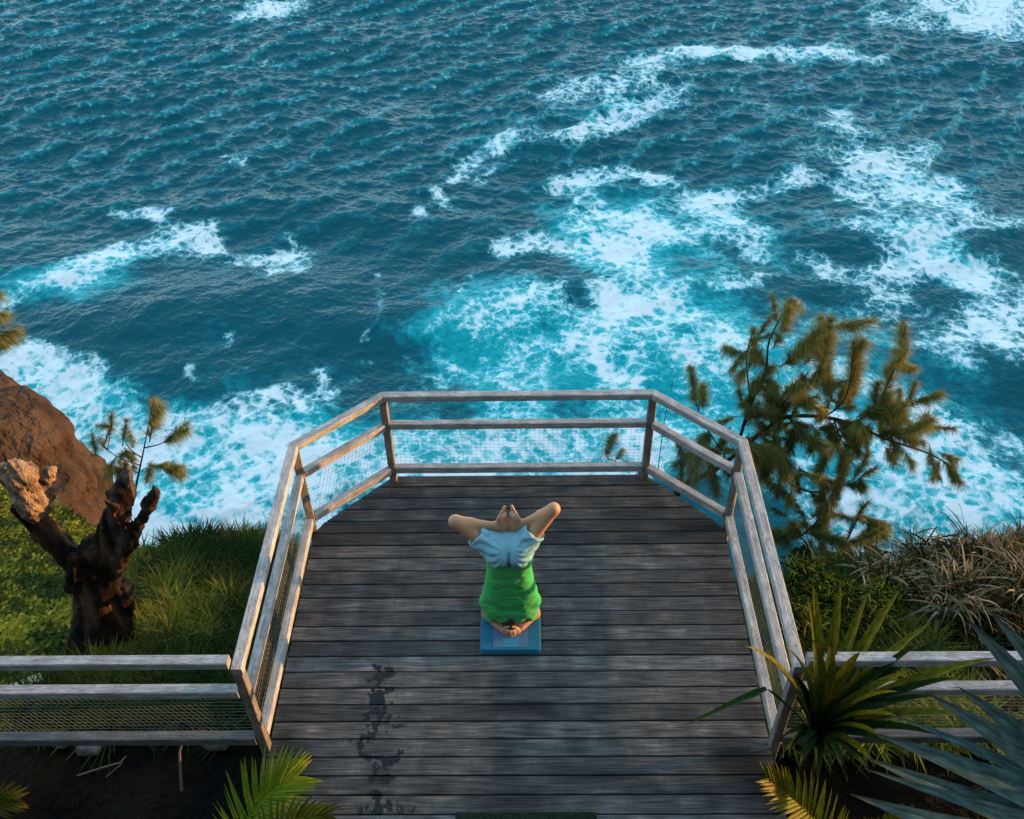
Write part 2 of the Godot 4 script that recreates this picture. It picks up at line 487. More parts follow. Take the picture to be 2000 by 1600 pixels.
	for y in H:
		for x in W:
			var o := y * W + x
			var p := pa[o] / 255.0
			var q := fi[o] / 255.0
			var e1 := w1[o] / 127.5
			var e2 := w2[o] / 127.5
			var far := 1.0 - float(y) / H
			var d := fd[o] * 0.94 + (0.04 + 0.12 * smoothstep(0.45, 1.0, float(x) / W)) * far  # far and right water whitened: glare painted as extra foam
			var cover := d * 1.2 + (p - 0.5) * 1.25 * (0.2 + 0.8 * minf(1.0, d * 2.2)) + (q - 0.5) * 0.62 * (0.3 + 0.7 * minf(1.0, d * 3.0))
			var hole := smoothstep(0.26, 0.60, e1 + (q - 0.5) * 0.35)
			var mb := ma[o] / 255.0
			var cut := 1.02 - 0.62 * cover
			var thick := smoothstep(cut, cut + 0.20, mb * 0.78 + q * 0.22) * smoothstep(0.22, 0.5, cover)
			thick *= 1.0 - hole * 0.55 * (1.0 - smoothstep(1.0, 1.4, cover))
			# crests: sky-reflection highlights painted in, as pale water and froth
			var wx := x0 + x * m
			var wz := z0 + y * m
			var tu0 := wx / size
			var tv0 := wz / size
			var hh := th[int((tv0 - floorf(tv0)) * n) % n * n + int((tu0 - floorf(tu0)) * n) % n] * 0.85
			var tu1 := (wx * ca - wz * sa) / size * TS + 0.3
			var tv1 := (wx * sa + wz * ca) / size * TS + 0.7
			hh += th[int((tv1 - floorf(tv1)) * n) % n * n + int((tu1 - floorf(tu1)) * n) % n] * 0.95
			var crest_sheen := smoothstep(0.03, 0.15, hh + (q - 0.5) * 0.16) * smoothstep(0.25, 0.6, far)
			var c1 := clampf(cover, 0.0, 1.2)
			var lace := (1.0 - smoothstep(0.02, 0.07 + 0.26 * c1, e1 + (q - 0.5) * 0.22)) * smoothstep(0.12, 0.50, cover)
			var thread := (1.0 - smoothstep(0.02, 0.08 + 0.26 * c1, e2 + (q - 0.5) * 0.3)) * smoothstep(0.18, 0.6, cover) * 0.9
			var vein := smoothstep(0.84, 0.97, 1.0 - absf(2.0 * q - 1.0) * 1.6) * smoothstep(0.15, 0.5, cover) * 0.7
			var fo := 1.0 - (1.0 - thick) * (1.0 - lace * 0.85) * (1.0 - thread) * (1.0 - vein) * (1.0 - 0.14 * smoothstep(0.3, 0.8, cover))
			fo *= 0.50 + 0.50 * smoothstep(0.30, 0.66, q * 0.75 + (1.0 - minf(1.0, e2 * 1.6)) * 0.28 + thick * 0.14 + (p - 0.5) * 0.3)
			fo = clampf(maxf(fo, crest_sheen * (0.13 + 0.50 * smoothstep(0.55, 0.85, q))), 0.0, 1.0)
			var tu := clampf(smoothstep(0.16, 0.80, ad[o] + (p - 0.5) * 0.6 + (q - 0.5) * 0.25) * (0.75 + 0.5 * q) + clampf(cover, 0.0, 1.0) * 0.35 * minf(1.0, d * 2.0) + crest_sheen * 0.38, 0.0, 1.0)
			# deep, then aerated, then foam: sRGB base colours
			var r := lerpf(0.0, 4.0, tu)
			var g := lerpf(88.0, 166.0, tu)
			var b := lerpf(101.0, 176.0, tu)
			var k := o * 4
			out[k] = int(lerpf(r, 244.0, fo))
			out[k + 1] = int(lerpf(g, 250.0, fo))
			out[k + 2] = int(lerpf(b, 252.0, fo))
			out[k + 3] = int(lerpf(40.0, 200.0, minf(1.0, fo * 1.3)))
			bump[o] = int(clampf(ri[o] * 0.55 * (1.0 - 0.6 * fo) + fo * (60.0 + 60.0 * q), 0.0, 255.0))
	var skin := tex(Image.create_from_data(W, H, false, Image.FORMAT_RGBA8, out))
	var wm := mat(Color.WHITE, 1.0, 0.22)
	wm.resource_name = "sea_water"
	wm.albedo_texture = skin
	wm.roughness_texture = skin
	wm.roughness_texture_channel = BaseMaterial3D.TEXTURE_CHANNEL_ALPHA
	wm.heightmap_enabled = true
	wm.heightmap_texture = tex(Image.create_from_data(W, H, false, Image.FORMAT_L8, bump))
	wm.heightmap_scale = 9.0
	# the surface: one sheet, fine where the cliff looks down on it, stretched out to the horizon
	var xs := PackedFloat32Array()
	var zs := PackedFloat32Array()
	var g := 5000.0
	while g > 64.0:
		xs.push_back(-g)
		g *= 0.6
	var a := -62.0
	while a <= 62.0:
		xs.push_back(a)
		a += 0.135
	g = 64.0
	while g < 5200.0:
		xs.push_back(g)
		g *= 1.65
	g = 7000.0
	while g > 104.0:
		zs.push_back(-g)
		g *= 0.6
	a = -102.0
	while a < -17.0:
		zs.push_back(a)
		a += 0.155 if a < -60.0 else 0.125
	for e in [-14.0, -8.0, 0.0, 20.0, 80.0, 300.0]:
		zs.push_back(e)
	var s := Shape.new()
	var nx := xs.size()
	var nz := zs.size()
	s.v.resize(nx * nz)
	s.c.resize(nx * nz)
	s.c.fill(Color.WHITE)
	s.u.resize(nx * nz)
	var swell := noise(3, 0.035, 2)
	for iz in nz:
		var z := zs[iz]
		for ix in nx:
			var x := xs[ix]
			var py := 0.0
			var px := 0.0
			var pz := 0.0
			if absf(x) < 63.0 and z > -103.0 and z < -16.0:
				# calmer under foam and near the rocks
				var calm := 0.3 + 0.7 * smoothstep(-40.0, -66.0, z)
				for e in 2:
					var qx := (x / size) if e == 0 else ((x * ca - z * sa) / size * TS + 0.3)
					var qz := (z / size) if e == 0 else ((x * sa + z * ca) / size * TS + 0.7)
					var fx := (qx - floorf(qx)) * n
					var fz := (qz - floorf(qz)) * n
					var i0 := int(fx) % n
					var j0 := int(fz) % n
					var i1 := (i0 + 1) % n
					var j1 := (j0 + 1) % n
					var wx := fx - floorf(fx)
					var wz := fz - floorf(fz)
					var w00 := (1.0 - wx) * (1.0 - wz)
					var w10 := wx * (1.0 - wz)
					var w01 := (1.0 - wx) * wz
					var w11 := wx * wz
					var o00 := j0 * n + i0
					var o10 := j0 * n + i1
					var o01 := j1 * n + i0
					var o11 := j1 * n + i1
					var amp := (0.85 if e == 0 else 0.95) * calm
					py += amp * (th[o00] * w00 + th[o10] * w10 + th[o01] * w01 + th[o11] * w11)
					px += amp * (tx[o00] * w00 + tx[o10] * w10 + tx[o01] * w01 + tx[o11] * w11)
					pz += amp * (tz[o00] * w00 + tz[o10] * w10 + tz[o01] * w01 + tz[o11] * w11)
				py += swell.get_noise_2d(x, z * 2.2) * 0.7
			var o := iz * nx + ix
			s.v[o] = Vector3(x + px * 1.15, SEA + py, z + pz * 1.15)
			s.u[o] = Vector2((x - x0) / 120.0, (z - z0) / (H * m))
	s.i.resize((nx - 1) * (nz - 1) * 6)
	var w := 0
	for iz in nz - 1:
		for ix in nx - 1:
			var o := iz * nx + ix
			s.i[w] = o
			s.i[w + 1] = o + 1
			s.i[w + 2] = o + nx + 1
			s.i[w + 3] = o
			s.i[w + 4] = o + nx + 1
			s.i[w + 5] = o + nx
			w += 6
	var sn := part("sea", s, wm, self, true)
	tag(sn, "", "", "", "structure")


# ---------------------------------------------------------------- the ground
var brink := Curve.new()
var bumps := noise(41, 0.35, 4)


func lookup(list: Array, x: float) -> float:
	for k in range(1, list.size()):
		if x <= list[k].x:
			var a: Vector2 = list[k - 1]
			var b: Vector2 = list[k]
			return lerpf(a.y, b.y, clampf((x - a.x) / (b.x - a.x), 0.0, 1.0))
	return list[list.size() - 1].y


var edge := [Vector2(-14, -12.5), Vector2(-7.5, -9.7), Vector2(-6.8, -8.95), Vector2(-6.2, -8.3), Vector2(-5.4, -7.75), Vector2(-4.9, -7.55), Vector2(-4.1, -7.25), Vector2(-3.5, -7.3), Vector2(-2.8, -7.1), Vector2(-2.1, -6.3), Vector2(-1.5, -5.4), Vector2(0.0, -4.9), Vector2(1.5, -5.3), Vector2(2.1, -5.9), Vector2(3.6, -6.5), Vector2(5.0, -6.9), Vector2(8.0, -8.0), Vector2(14.0, -10.0)]
var left_fall := [Vector2(-12, -3.6), Vector2(-9.5, -2.5), Vector2(-7.2, -1.9), Vector2(-5.2, -1.0), Vector2(-3.75, -0.26), Vector2(-3.3, -0.2), Vector2(-2.0, -0.45), Vector2(0, -0.5), Vector2(40, -0.3)]
var right_fall := [Vector2(-10, -2.6), Vector2(-6.4, -1.35), Vector2(-5.0, -0.9), Vector2(-3.75, -0.3), Vector2(-3.0, -0.3), Vector2(0, -0.5), Vector2(40, -0.3)]


func ground_height(x: float, z: float) -> float:
	var y := lerpf(lookup(left_fall, z), lookup(right_fall, z), smoothstep(-1.2, 1.2, x))
	y += bumps.get_noise_2d(x, z) * 0.12
	var e := lookup(edge, x) + bumps.get_noise_2d(x * 2.0 + 50.0, 7.0) * 0.3
	var d := e - z
	if d > -0.4:
		d += 0.4
		y -= d * d * 1.1 if d < 1.0 else 1.1 + (d - 1.0) * 5.0
		y += bumps.get_noise_3d(x * 1.5, y * 0.8, z * 1.5) * 0.5 * minf(1.0, d)
	return maxf(y, -27.0)


func ground() -> void:
	var s := Shape.new()
	var xs := PackedFloat32Array()
	var zs := PackedFloat32Array()
	for e in [-90.0, -60.0, -40.0, -28.0, -20.0, -16.0]:
		xs.push_back(e)
	var a := -14.0
	while a <= 14.0:
		xs.push_back(a)
		a += 0.14
	for e in [16.0, 20.0, 28.0, 40.0, 60.0, 90.0]:
		xs.push_back(e)
	a = -20.0
	while a < -2.0:
		zs.push_back(a)
		a += 0.1
	for e in [-1.5, -0.8, 0.0, 1.0, 3.0, 6.0, 10.0, 20.0, 40.0, 80.0]:
		zs.push_back(e)
	var pick := noise(8, 1.3, 4)
	for z in zs:
		for x in xs:
			var y := ground_height(x, z)
			var p := pick.get_noise_3d(x, y, z)
			var soil := Color(0.018, 0.012, 0.008).lerp(Color(0.007, 0.005, 0.004), clampf(0.5 + p * 1.4, 0, 1))
			var col := soil
			if z < -3.8 and z > lookup(edge, x) - 0.5:
				col = soil.lerp(Color(0.03, 0.045, 0.012), clampf(0.6 + p, 0, 1))
			elif z < -4.0:
				col = Color(0.16, 0.085, 0.045).lerp(Color(0.06, 0.035, 0.024), clampf(0.5 + p * 1.3, 0, 1))
			s.put(Vector3(x, y, z), col, Vector2(x, z))
	var nx := xs.size()
	for iz in zs.size() - 1:
		for ix in nx - 1:
			var o := iz * nx + ix
			s.quad(o, o + 1, o + nx + 1, o + nx)
	var gm := mat(Color.WHITE, 0.95, 0.2)
	gm.vertex_color_use_as_albedo = true
	gm.uv1_triplanar = true
	gm.uv1_world_triplanar = true
	gm.uv1_scale = Vector3.ONE * 0.7
	gm.heightmap_enabled = true
	gm.heightmap_texture = tex(noise(15, 0.03, 5).get_seamless_image(512, 512))
	gm.heightmap_scale = 6.0
	tag(part("ground", s, gm, self, true), "", "", "", "structure")


# a wooded slope added behind the viewer, unseen, to cut the sky light
func added_hillside() -> void:
	var s := Shape.new()
	var n1 := noise(141, 0.12, 5)
	for iz in 31:
		for ix in 61:
			var x := -90.0 + ix * 3.0
			var f := iz / 30.0
			var z := 2.5 + 34.0 * f * f + n1.get_noise_2d(x, iz * 3.0) * 1.6 * minf(1.0, f * 6.0) + absf(x) * 0.06
			var y := -0.6 + 36.0 * pow(f, 0.9) + n1.get_noise_2d(x + 70.0, iz * 4.0) * 1.5 * f
			s.put(Vector3(x, y, z), Color(0.02, 0.035, 0.012).lerp(Color(0.045, 0.05, 0.02), clampf(0.5 + n1.get_noise_2d(x * 4.0, z * 9.0), 0, 1)))
	for iz in 30:
		for ix in 60:
			var o := iz * 61 + ix
			s.quad(o, o + 61, o + 62, o + 1)
	var m := mat(Color.WHITE, 0.95, 0.2)
	m.vertex_color_use_as_albedo = true
	tag(part("added_hillside", s, m, self, true), "", "", "", "structure")


# a low point of land added out of view, keeping low sun off the sea
func added_headland() -> void:
	var s := Shape.new()
	var n1 := noise(131, 0.03, 5)
	var nx := 40
	var nz := 125
	for iz in nz + 1:
		for ix in nx + 1:
			var x := 125.0 + ix * 4.0
			var z := -330.0 + iz * 3.0
			var e := 1.0 - pow(absf(ix / 20.0 - 1.0), 2.2)
			var f := smoothstep(-325.0, -250.0, z)
			var y := SEA - 3.0 + 28.0 * sqrt(maxf(0.0, e)) * f + n1.get_noise_2d(x, z) * 4.0 * e
			var p := clampf(0.5 + n1.get_noise_2d(z * 3.0, x * 3.0), 0, 1)
			s.put(Vector3(x + n1.get_noise_2d(z, 5.0) * 10.0, y, z), Color(0.10, 0.07, 0.045).lerp(Color(0.05, 0.065, 0.022), p))
	for iz in nz:
		for ix in nx:
			var o := iz * (nx + 1) + ix
			s.quad(o, o + 1, o + nx + 2, o + nx + 1)
	var m := mat(Color.WHITE, 0.95, 0.2)
	m.vertex_color_use_as_albedo = true
	tag(part("added_headland", s, m, self, true), "", "", "", "structure")


# ---------------------------------------------------------------- timber
var rail_mat: StandardMaterial3D
var deck_mat: StandardMaterial3D
var wire_mat: StandardMaterial3D
var bolt_mat: StandardMaterial3D


func stretched(sd: int, f: float, w: int, h: int, by: int, oct := 4) -> PackedByteArray:
	var im := noise(sd, f, oct).get_image(w / by, h, false, false, true)
	im.resize(w, h, Image.INTERPOLATE_CUBIC)
	return im.get_data()


func timber_materials() -> void:
	var w := 1024
	var h := 512
	var g1 := stretched(1, 0.05, w, h, 16)
	var g2 := stretched(2, 0.2, w, h, 8, 3)
	var blot := noise(3, 0.008, 4).get_image(w, h, false, false, true).get_data()
	var knots := noise(4, 0.012, 1, FastNoiseLite.TYPE_CELLULAR).get_image(w, h, false, false, true).get_data()
	var col := PackedByteArray()
	col.resize(w * h * 3)
	var hm := PackedByteArray()
	hm.resize(w * h)
	for o in w * h:
		var a := g1[o] / 255.0
		var b := g2[o] / 255.0
		var c := blot[o] / 255.0
		var crack := 1.0 - smoothstep(0.18, 0.3, b)
		var knot := 1.0 - smoothstep(0.01, 0.05, knots[o] / 255.0)
		var l := (0.66 + 0.20 * (a - 0.5) + 0.12 * (b - 0.5) + 0.20 * (c - 0.5)) * (1.0 - 0.3 * crack) * (1.0 - 0.35 * knot)
		col[o * 3] = int(clampf(l * 1.01, 0, 1) * 255.0)
		col[o * 3 + 1] = int(clampf(l * 0.985, 0, 1) * 255.0)
		col[o * 3 + 2] = int(clampf(l * 0.985, 0, 1) * 255.0)
		hm[o] = int(clampf(a * 0.4 + b * 0.6 - crack * 0.3, 0, 1) * 255.0)
	rail_mat = mat(Color(1, 1, 1), 0.82, 0.35)
	rail_mat.resource_name = "weathered_rail_timber"
	rail_mat.vertex_color_use_as_albedo = true
	rail_mat.albedo_texture = tex(Image.create_from_data(w, h, false, Image.FORMAT_RGB8, col))
	rail_mat.heightmap_enabled = true
	rail_mat.heightmap_texture = tex(Image.create_from_data(w, h, false, Image.FORMAT_L8, hm))
	rail_mat.heightmap_scale = 0.5
	rail_mat.uv1_scale = Vector3(0.55, 1.6, 1)
	wire_mat = mat(Color(0.22, 0.215, 0.20), 0.5, 0.5)
	wire_mat.metallic = 0.6
	bolt_mat = mat(Color(0.02, 0.017, 0.015), 0.6)
	deck_texture()


func deck_texture() -> void:
	# one map for the whole deck: grain along the boards, a tone for each board, knots, damp patches, the trail of a spill
	var w := 2048
	var h := 2048
	var x0 := -2.05
	var z0 := -6.6
	var mx := 4.1 / w
	var mz := 5.7 / h
	var g1 := stretched(21, 0.06, w, h, 16, 3)
	var g2 := stretched(22, 0.16, w, h, 32, 4)
	var blot := noise(23, 0.006, 5).get_image(w, h, false, false, true).get_data()
	var ring := noise(24, 0.016, 3)
	ring.domain_warp_enabled = true
	ring.domain_warp_amplitude = 30.0
	var rg := ring.get_image(w, h, false, false, true).get_data()
	var speck := noise(26, 0.2, 2).get_image(w, h, false, false, true).get_data()
	var spill := Image.create_empty(w / 4, h / 4, false, Image.FORMAT_RF)
	var trail := [[-1.16, -4.36, -1.10, -4.355, 0.03, 1.0], [-1.06, -4.30, -1.03, -4.27, 0.025, 0.8], [-1.10, -4.235, -1.03, -4.23, 0.02, 1.0], [-1.06, -4.13, -1.06, -4.0, 0.05, 1.0], [-1.01, -4.1, -0.99, -4.08, 0.025, 0.9], [-1.15, -3.99, -1.14, -3.985, 0.02, 1.0], [-1.07, -3.97, -1.09, -3.86, 0.042, 1.0], [-1.13, -3.82, -1.06, -3.80, 0.03, 1.0], [-1.16, -3.75, -1.21, -3.71, 0.04, 1.0], [-1.15, -3.66, -1.12, -3.61, 0.045, 1.0], [-1.05, -3.64, -0.96, -3.60, 0.035, 1.0], [-0.95, -3.66, -0.93, -3.64, 0.03, 0.9], [-1.01, -3.53, -1.0, -3.50, 0.02, 1.0], [-1.0, -3.47, -0.94, -3.44, 0.035, 0.9], [-1.09, -3.36, -1.05, -3.30, 0.04, 1.0], [-1.0, -3.31, -0.97, -3.28, 0.03, 0.9], [-1.10, -3.22, -1.08, -3.21, 0.02, 0.9], [-0.98, -3.24, -0.95, -3.17, 0.035, 0.9], [-0.86, -3.20, -0.84, -3.19, 0.02, 0.8], [-0.80, -3.23, -0.79, -3.22, 0.02, 0.7], [-0.93, -3.9, -0.92, -3.88, 0.02, 0.7]]
	for q in trail:
		q[4] *= 0.9
	for k in range(1, 13):
		trail.push_back([trail[k - 1][2], trail[k - 1][3], trail[k][0], trail[k][1], 0.010, 0.8])
	strokes(spill, trail, x0, z0, mx * 4.0)
	# the spill's image has square pixels of its own: lay it on the map's rows
	var sp2 := Image.create_empty(w / 4, h / 4, false, Image.FORMAT_RF)
	for y in h / 4:
		var yy := int(y * mz / mx)
		if yy < h / 4:
			sp2.blit_rect(spill, Rect2i(0, yy, w / 4, 1), Vector2i(0, y))
	sp2.resize(w, h, Image.INTERPOLATE_CUBIC)
	var sp := sp2.get_data().to_float32_array()
	var patches := Image.create_empty(w / 16, h / 16, false, Image.FORMAT_RF)
	strokes(patches, [[-0.15, -4.02, 0.2, -4.02, 0.07, 0.5], [1.5, -5.85, 1.75, -5.85, 0.06, 0.8], [-1.75, -3.75, -1.6, -3.55, 0.12, 0.6], [1.55, -3.6, 1.9, -3.3, 0.16, 0.95], [0.3, -3.5, 0.9, -3.45, 0.08, 0.35], [-0.2, -3.25, 0.1, -3.3, 0.1, 0.4], [0.8, -6.0, 1.3, -6.05, 0.06, 0.45]], x0, z0, mx * 16.0)
	var pt2 := Image.create_empty(w / 16, h / 16, false, Image.FORMAT_RF)
	for y in h / 16:
		var yy := int(y * mz / mx)
		if yy < h / 16:
			pt2.blit_rect(patches, Rect2i(0, yy, w / 16, 1), Vector2i(0, y))
	pt2.resize(w, h, Image.INTERPOLATE_CUBIC)
	var pd := pt2.get_data().to_float32_array()
	var tone := PackedFloat32Array()
	var warm := PackedFloat32Array()
	for k in 64:
		tone.push_back(rnd(0.72, 1.22) * (0.80 if k < 7 else 1.0))
		warm.push_back(rnd(0.5, 1.7))
	var col := PackedByteArray()
	col.resize(w * h * 4)
	var hm := PackedByteArray()
	hm.resize(w * h)
	for y in h:
		var bz := (z0 + y * mz + 6.495) / 0.145
		var bi := clampi(int(floorf(bz)), 0, 63)
		var inb := bz - floorf(bz)
		var rim := smoothstep(0.0, 0.05, inb) * smoothstep(0.945, 0.90, inb)
		var shift := (bi * 173) % h
		var flip := bi % 2 == 0
		var row := ((y + shift) % h) * w
		for x in w:
			var o := y * w + x
			var os := row + (w - 1 - x if flip else x)
			var a := g1[os] / 255.0
			var b := g2[os] / 255.0
			var c := blot[os] / 255.0
			var rr := rg[os] / 255.0
			var grain := absf(fmod(rr * 14.0, 1.0) - 0.5) * 2.0
			var figure := smoothstep(0.55, 0.8, c)
			var l := 0.305 + 0.12 * (a - 0.5) + 0.22 * (b - 0.5) + 0.17 * (c - 0.5) + 0.16 * figure * (grain - 0.5)
			l += 0.05 * smoothstep(0.62, 0.8, a) * smoothstep(0.5, 0.7, c)
			l *= tone[bi] * (0.72 + 0.28 * rim)
			l *= 1.0 - 0.5 * (1.0 - smoothstep(0.13, 0.24, speck[o] / 255.0))
			var ow := clampi(y + int((c - 0.5) * 90.0), 0, h - 1) * w + clampi(x + int((rr - 0.5) * 110.0), 0, w - 1)
			var wet := clampf(smoothstep(0.27, 0.41, sp[ow] + (speck[o] / 255.0 - 0.5) * 0.45 + (rr - 0.5) * 0.5), 0.0, 1.0)
			l *= 1.0 - 0.88 * wet
			l *= 1.0 - 0.75 * clampf(pd[o] * (0.6 + c), 0.0, 1.0)
			var wx := x0 + x * mx
			var nail := absf(fmod(wx + 2.8, 0.7) - 0.35)
			if nail < 0.004 and (absf(inb - 0.24) < 0.028 or absf(inb - 0.70) < 0.028):
				l *= 0.25
			l = clampf(l, 0.02, 0.6)
			var k := o * 4
			var wm := warm[bi] * 0.5 + (c - 0.5) * 0.8
			col[k] = int(l * (1.0 + 0.045 * wm) * 255.0)
			col[k + 1] = int(l * (0.985 - 0.01 * wm) * 255.0)
			col[k + 2] = int(l * (1.0 - 0.07 * wm) * 255.0)
			col[k + 3] = int(lerpf(185.0, 80.0, wet))
			hm[o] = int(clampf(0.5 + (a - 0.5) * 0.5 + (b - 0.5) * 0.8 + figure * (grain - 0.5) * 0.2, 0.0, 1.0) * 255.0)
	var skin := tex(Image.create_from_data(w, h, false, Image.FORMAT_RGBA8, col))
	deck_mat = mat(Color.WHITE, 1.0, 0.4)
	deck_mat.resource_name = "old_deck_boards"
	deck_mat.albedo_texture = skin
	deck_mat.roughness_texture = skin
	deck_mat.roughness_texture_channel = BaseMaterial3D.TEXTURE_CHANNEL_ALPHA
	deck_mat.heightmap_enabled = true
	deck_mat.heightmap_texture = tex(Image.create_from_data(w, h, false, Image.FORMAT_L8, hm))
	deck_mat.heightmap_scale = 0.5


func deck() -> void:
	var d := base("wooden_deck", Vector3(0, 0, -4), "dark weathered timber viewing deck over the sea with boards laid crosswise", "deck")
	for k in 38:
		var za := -6.495 + k * 0.145
		var zb := za + 0.1365
		var s := Shape.new()
		var lift := rnd(-0.0015, 0.0015)
		var tilt := rnd(-0.0012, 0.0012)
		var wide := func(z: float) -> float: return minf(1.862, 1.2 + maxf(0.0, z + 6.495) * 1.0)
		var ch := 0.004
		var prof := [[za, -0.038], [za, -ch], [za + ch, 0.0], [zb - ch, 0.0], [zb, -ch], [zb, -0.038]]
		var jag := rnd(-0.006, 0.004)
		var ring: Array[int] = []
		for side: float in [-1.0, 1.0]:
			for q in prof:
				var x: float = side * (wide.call(q[0]) + jag)
				var y: float = q[1] + lift + (tilt if q[0] > (za + zb) / 2.0 else -tilt)
				ring.push_back(s.put(Vector3(x, y, q[0]), Color.WHITE, Vector2((x + 2.05) / 4.1, (q[0] + 6.6) / 5.7)))
		for e in 6:
			var f := (e + 1) % 6
			s.quad(ring[e], ring[e + 6], ring[f + 6], ring[f])
		for e in range(1, 5):
			s.tri(ring[0], ring[e], ring[e + 1])
			s.tri(ring[6], ring[6 + e + 1], ring[6 + e])
		part("board", s, deck_mat, d)
	for x in [-1.7, -1.1, -0.4, 0.4, 1.1, 1.7]:
		var s := Shape.new()
		var z := -6.4 if absf(x) < 1.2 else -6.4 + (absf(x) - 1.15)
		s.beam(Vector3(x, -0.115, z), Vector3(x, -0.115, -1.05), 0.05, 0.14, Vector3.ZERO, Vector3.ZERO, 0.004, Color(0.35, 0.33, 0.32))
		part("joist", s, rail_mat, d)
	for z in [-5.6, -3.9, -2.0]:
		var s := Shape.new()
		s.beam(Vector3(-1.8, -0.27, z), Vector3(1.8, -0.27, z), 0.1, 0.16, Vector3.ZERO, Vector3.ZERO, 0.005, Color(0.35, 0.33, 0.32))
		part("bearer", s, rail_mat, d)
		for x in [-1.5, 1.5]:
			var t := Shape.new()
			t.beam(Vector3(x, ground_height(x, z) - 0.3, z + 0.12), Vector3(x, -0.2, z + 0.12), 0.1, 0.1, Vector3.ZERO, Vector3.ZERO, 0.005, Color(0.35, 0.33, 0.32), Vector3.BACK)
			part("support_post", t, rail_mat, d)


func wire_panel(parent: Node, a: Vector3, b: Vector3, y0: float, y1: float, slant := 0.0) -> void:
	var s := Shape.new()
	var l := a.distance_to(b)
	var dir := (b - a) / l
	var pitch := 0.042
	var r := 0.0009
	var side := dir.cross(Vector3.UP) * 0.002
	var k := pitch * 0.5
	while k < l:
		var pts := []
		for e in 5:
			var t := e / 4.0
			var along := clampf(k + slant * t * (y1 - y0), 0.0, l)
			pts.push_back(a + dir * (along + sin(k * 40.0 + e * 2.0) * 0.003) + Vector3(0, lerpf(y0, y1, t), 0) + side)
		s.tube(pts, r, r, 4)
		k += pitch
	var y := y0 + 0.02
	while y < y1:
		var pts := []
		var cnt := int(l / 0.12) + 1
		for e in cnt + 1:
			var t := float(e) / cnt
			pts.push_back(a + dir * l * t + Vector3(0, y + sin(t * l * 9.0 + y * 50.0) * 0.003 - 0.004 * sin(t * PI), 0) - side)
		s.tube(pts, r, r, 4)
		y += pitch
	tag(part("wire_mesh", s, wire_mat, parent), "", "", "", "stuff")


func bolt(parent: Node, p: Vector3, r := 0.006) -> void:
	var s := Shape.new()
	var c := s.put(p + Vector3(0, 0.0022, 0))
	for k in 8:
		s.put(p + Vector3(cos(TAU * k / 8), 0.0, sin(TAU * k / 8)) * r + Vector3(0, 0.0012, 0))
	for k in 8:
		s.tri(c, c + 1 + k, c + 1 + (k + 1) % 8)
	part("bolt", s, bolt_mat, parent)


func tone() -> Color:
	var t := rnd(0.86, 1.12)
	return Color(t * rnd(0.98, 1.03), t, t * rnd(0.97, 1.02))


func railing() -> void:
	var r := base("deck_railing", Vector3(0, 0, -5), "grey timber railing with wire mesh around the sea side of the deck", "railing")
	var j := [Vector3(-1.88, 0, -3.68), Vector3(-1.88, 0, -5.83), Vector3(-1.2, 0, -6.46), Vector3(1.2, 0, -6.46), Vector3(1.88, 0, -5.83), Vector3(1.88, 0, -3.68)]
	var heights := [1.038, 0.70, 0.138]
	var names := ["top_rail", "middle_rail", "bottom_rail"]
	for k in 5:
		var a: Vector3 = j[k]
		var b: Vector3 = j[k + 1]
		var d := (b - a).normalized()
		var side := d.cross(Vector3.UP)
		var mi := []
		for e in 2:
			var o := k - 1 if e == 0 else k + 1
			if o < 0 or o > 4:
				mi.push_back(side)
				continue
			var d2: Vector3 = ((j[o + 1] as Vector3) - (j[o] as Vector3)).normalized()
			var s2 := d2.cross(Vector3.UP)
			mi.push_back((side + s2) / (1.0 + side.dot(s2)))
		for e in 3:
			var s := Shape.new()
			var y: float = heights[e]
			var t := tone()
			if e == 0:
				var up := Vector3(0, y, 0)
				s.beam(a + up + d * (0.0008 if k > 0 else -0.035), b + up - d * (0.0008 if k < 4 else -0.035), 0.078, 0.066, mi[0], mi[1], 0.006, t)
			else:
				var up := Vector3(0, y, 0)
				s.beam(a + up + d * 0.037, b + up - d * 0.037, 0.068, 0.07 if e == 1 else 0.078, Vector3.ZERO, Vector3.ZERO, 0.006, t)
			var rail := part(names[e], s, rail_mat, r)
			if e == 0:
				for f in [0.06, 0.5, 0.94]:
					bolt(rail, a.lerp(b, f) + Vector3(0, y + 0.033, 0) + side * rnd(-0.012, 0.012), 0.005)
		wire_panel(r, a + d * 0.03, b - d * 0.03, 0.177, 0.665, 0.0 if k == 2 else 0.35)
	for k in 6:
		var s := Shape.new()
		var foot := -0.34 if k in [1, 4] else (-0.25 if k in [0, 5] else 0.0)
		var p: Vector3 = j[k]
		var face_dir := Vector3.BACK if k in [0, 2, 3, 5] else Vector3(0.42 * (1 if k == 1 else -1), 0, 0.9).normalized()
		s.beam(p + Vector3(0, foot, 0), p + Vector3(0, 1.004, 0), 0.068, 0.07, Vector3.ZERO, Vector3.ZERO, 0.006, tone() * Color(0.62, 0.55, 0.49), face_dir)
		part("post", s, rail_mat, r)


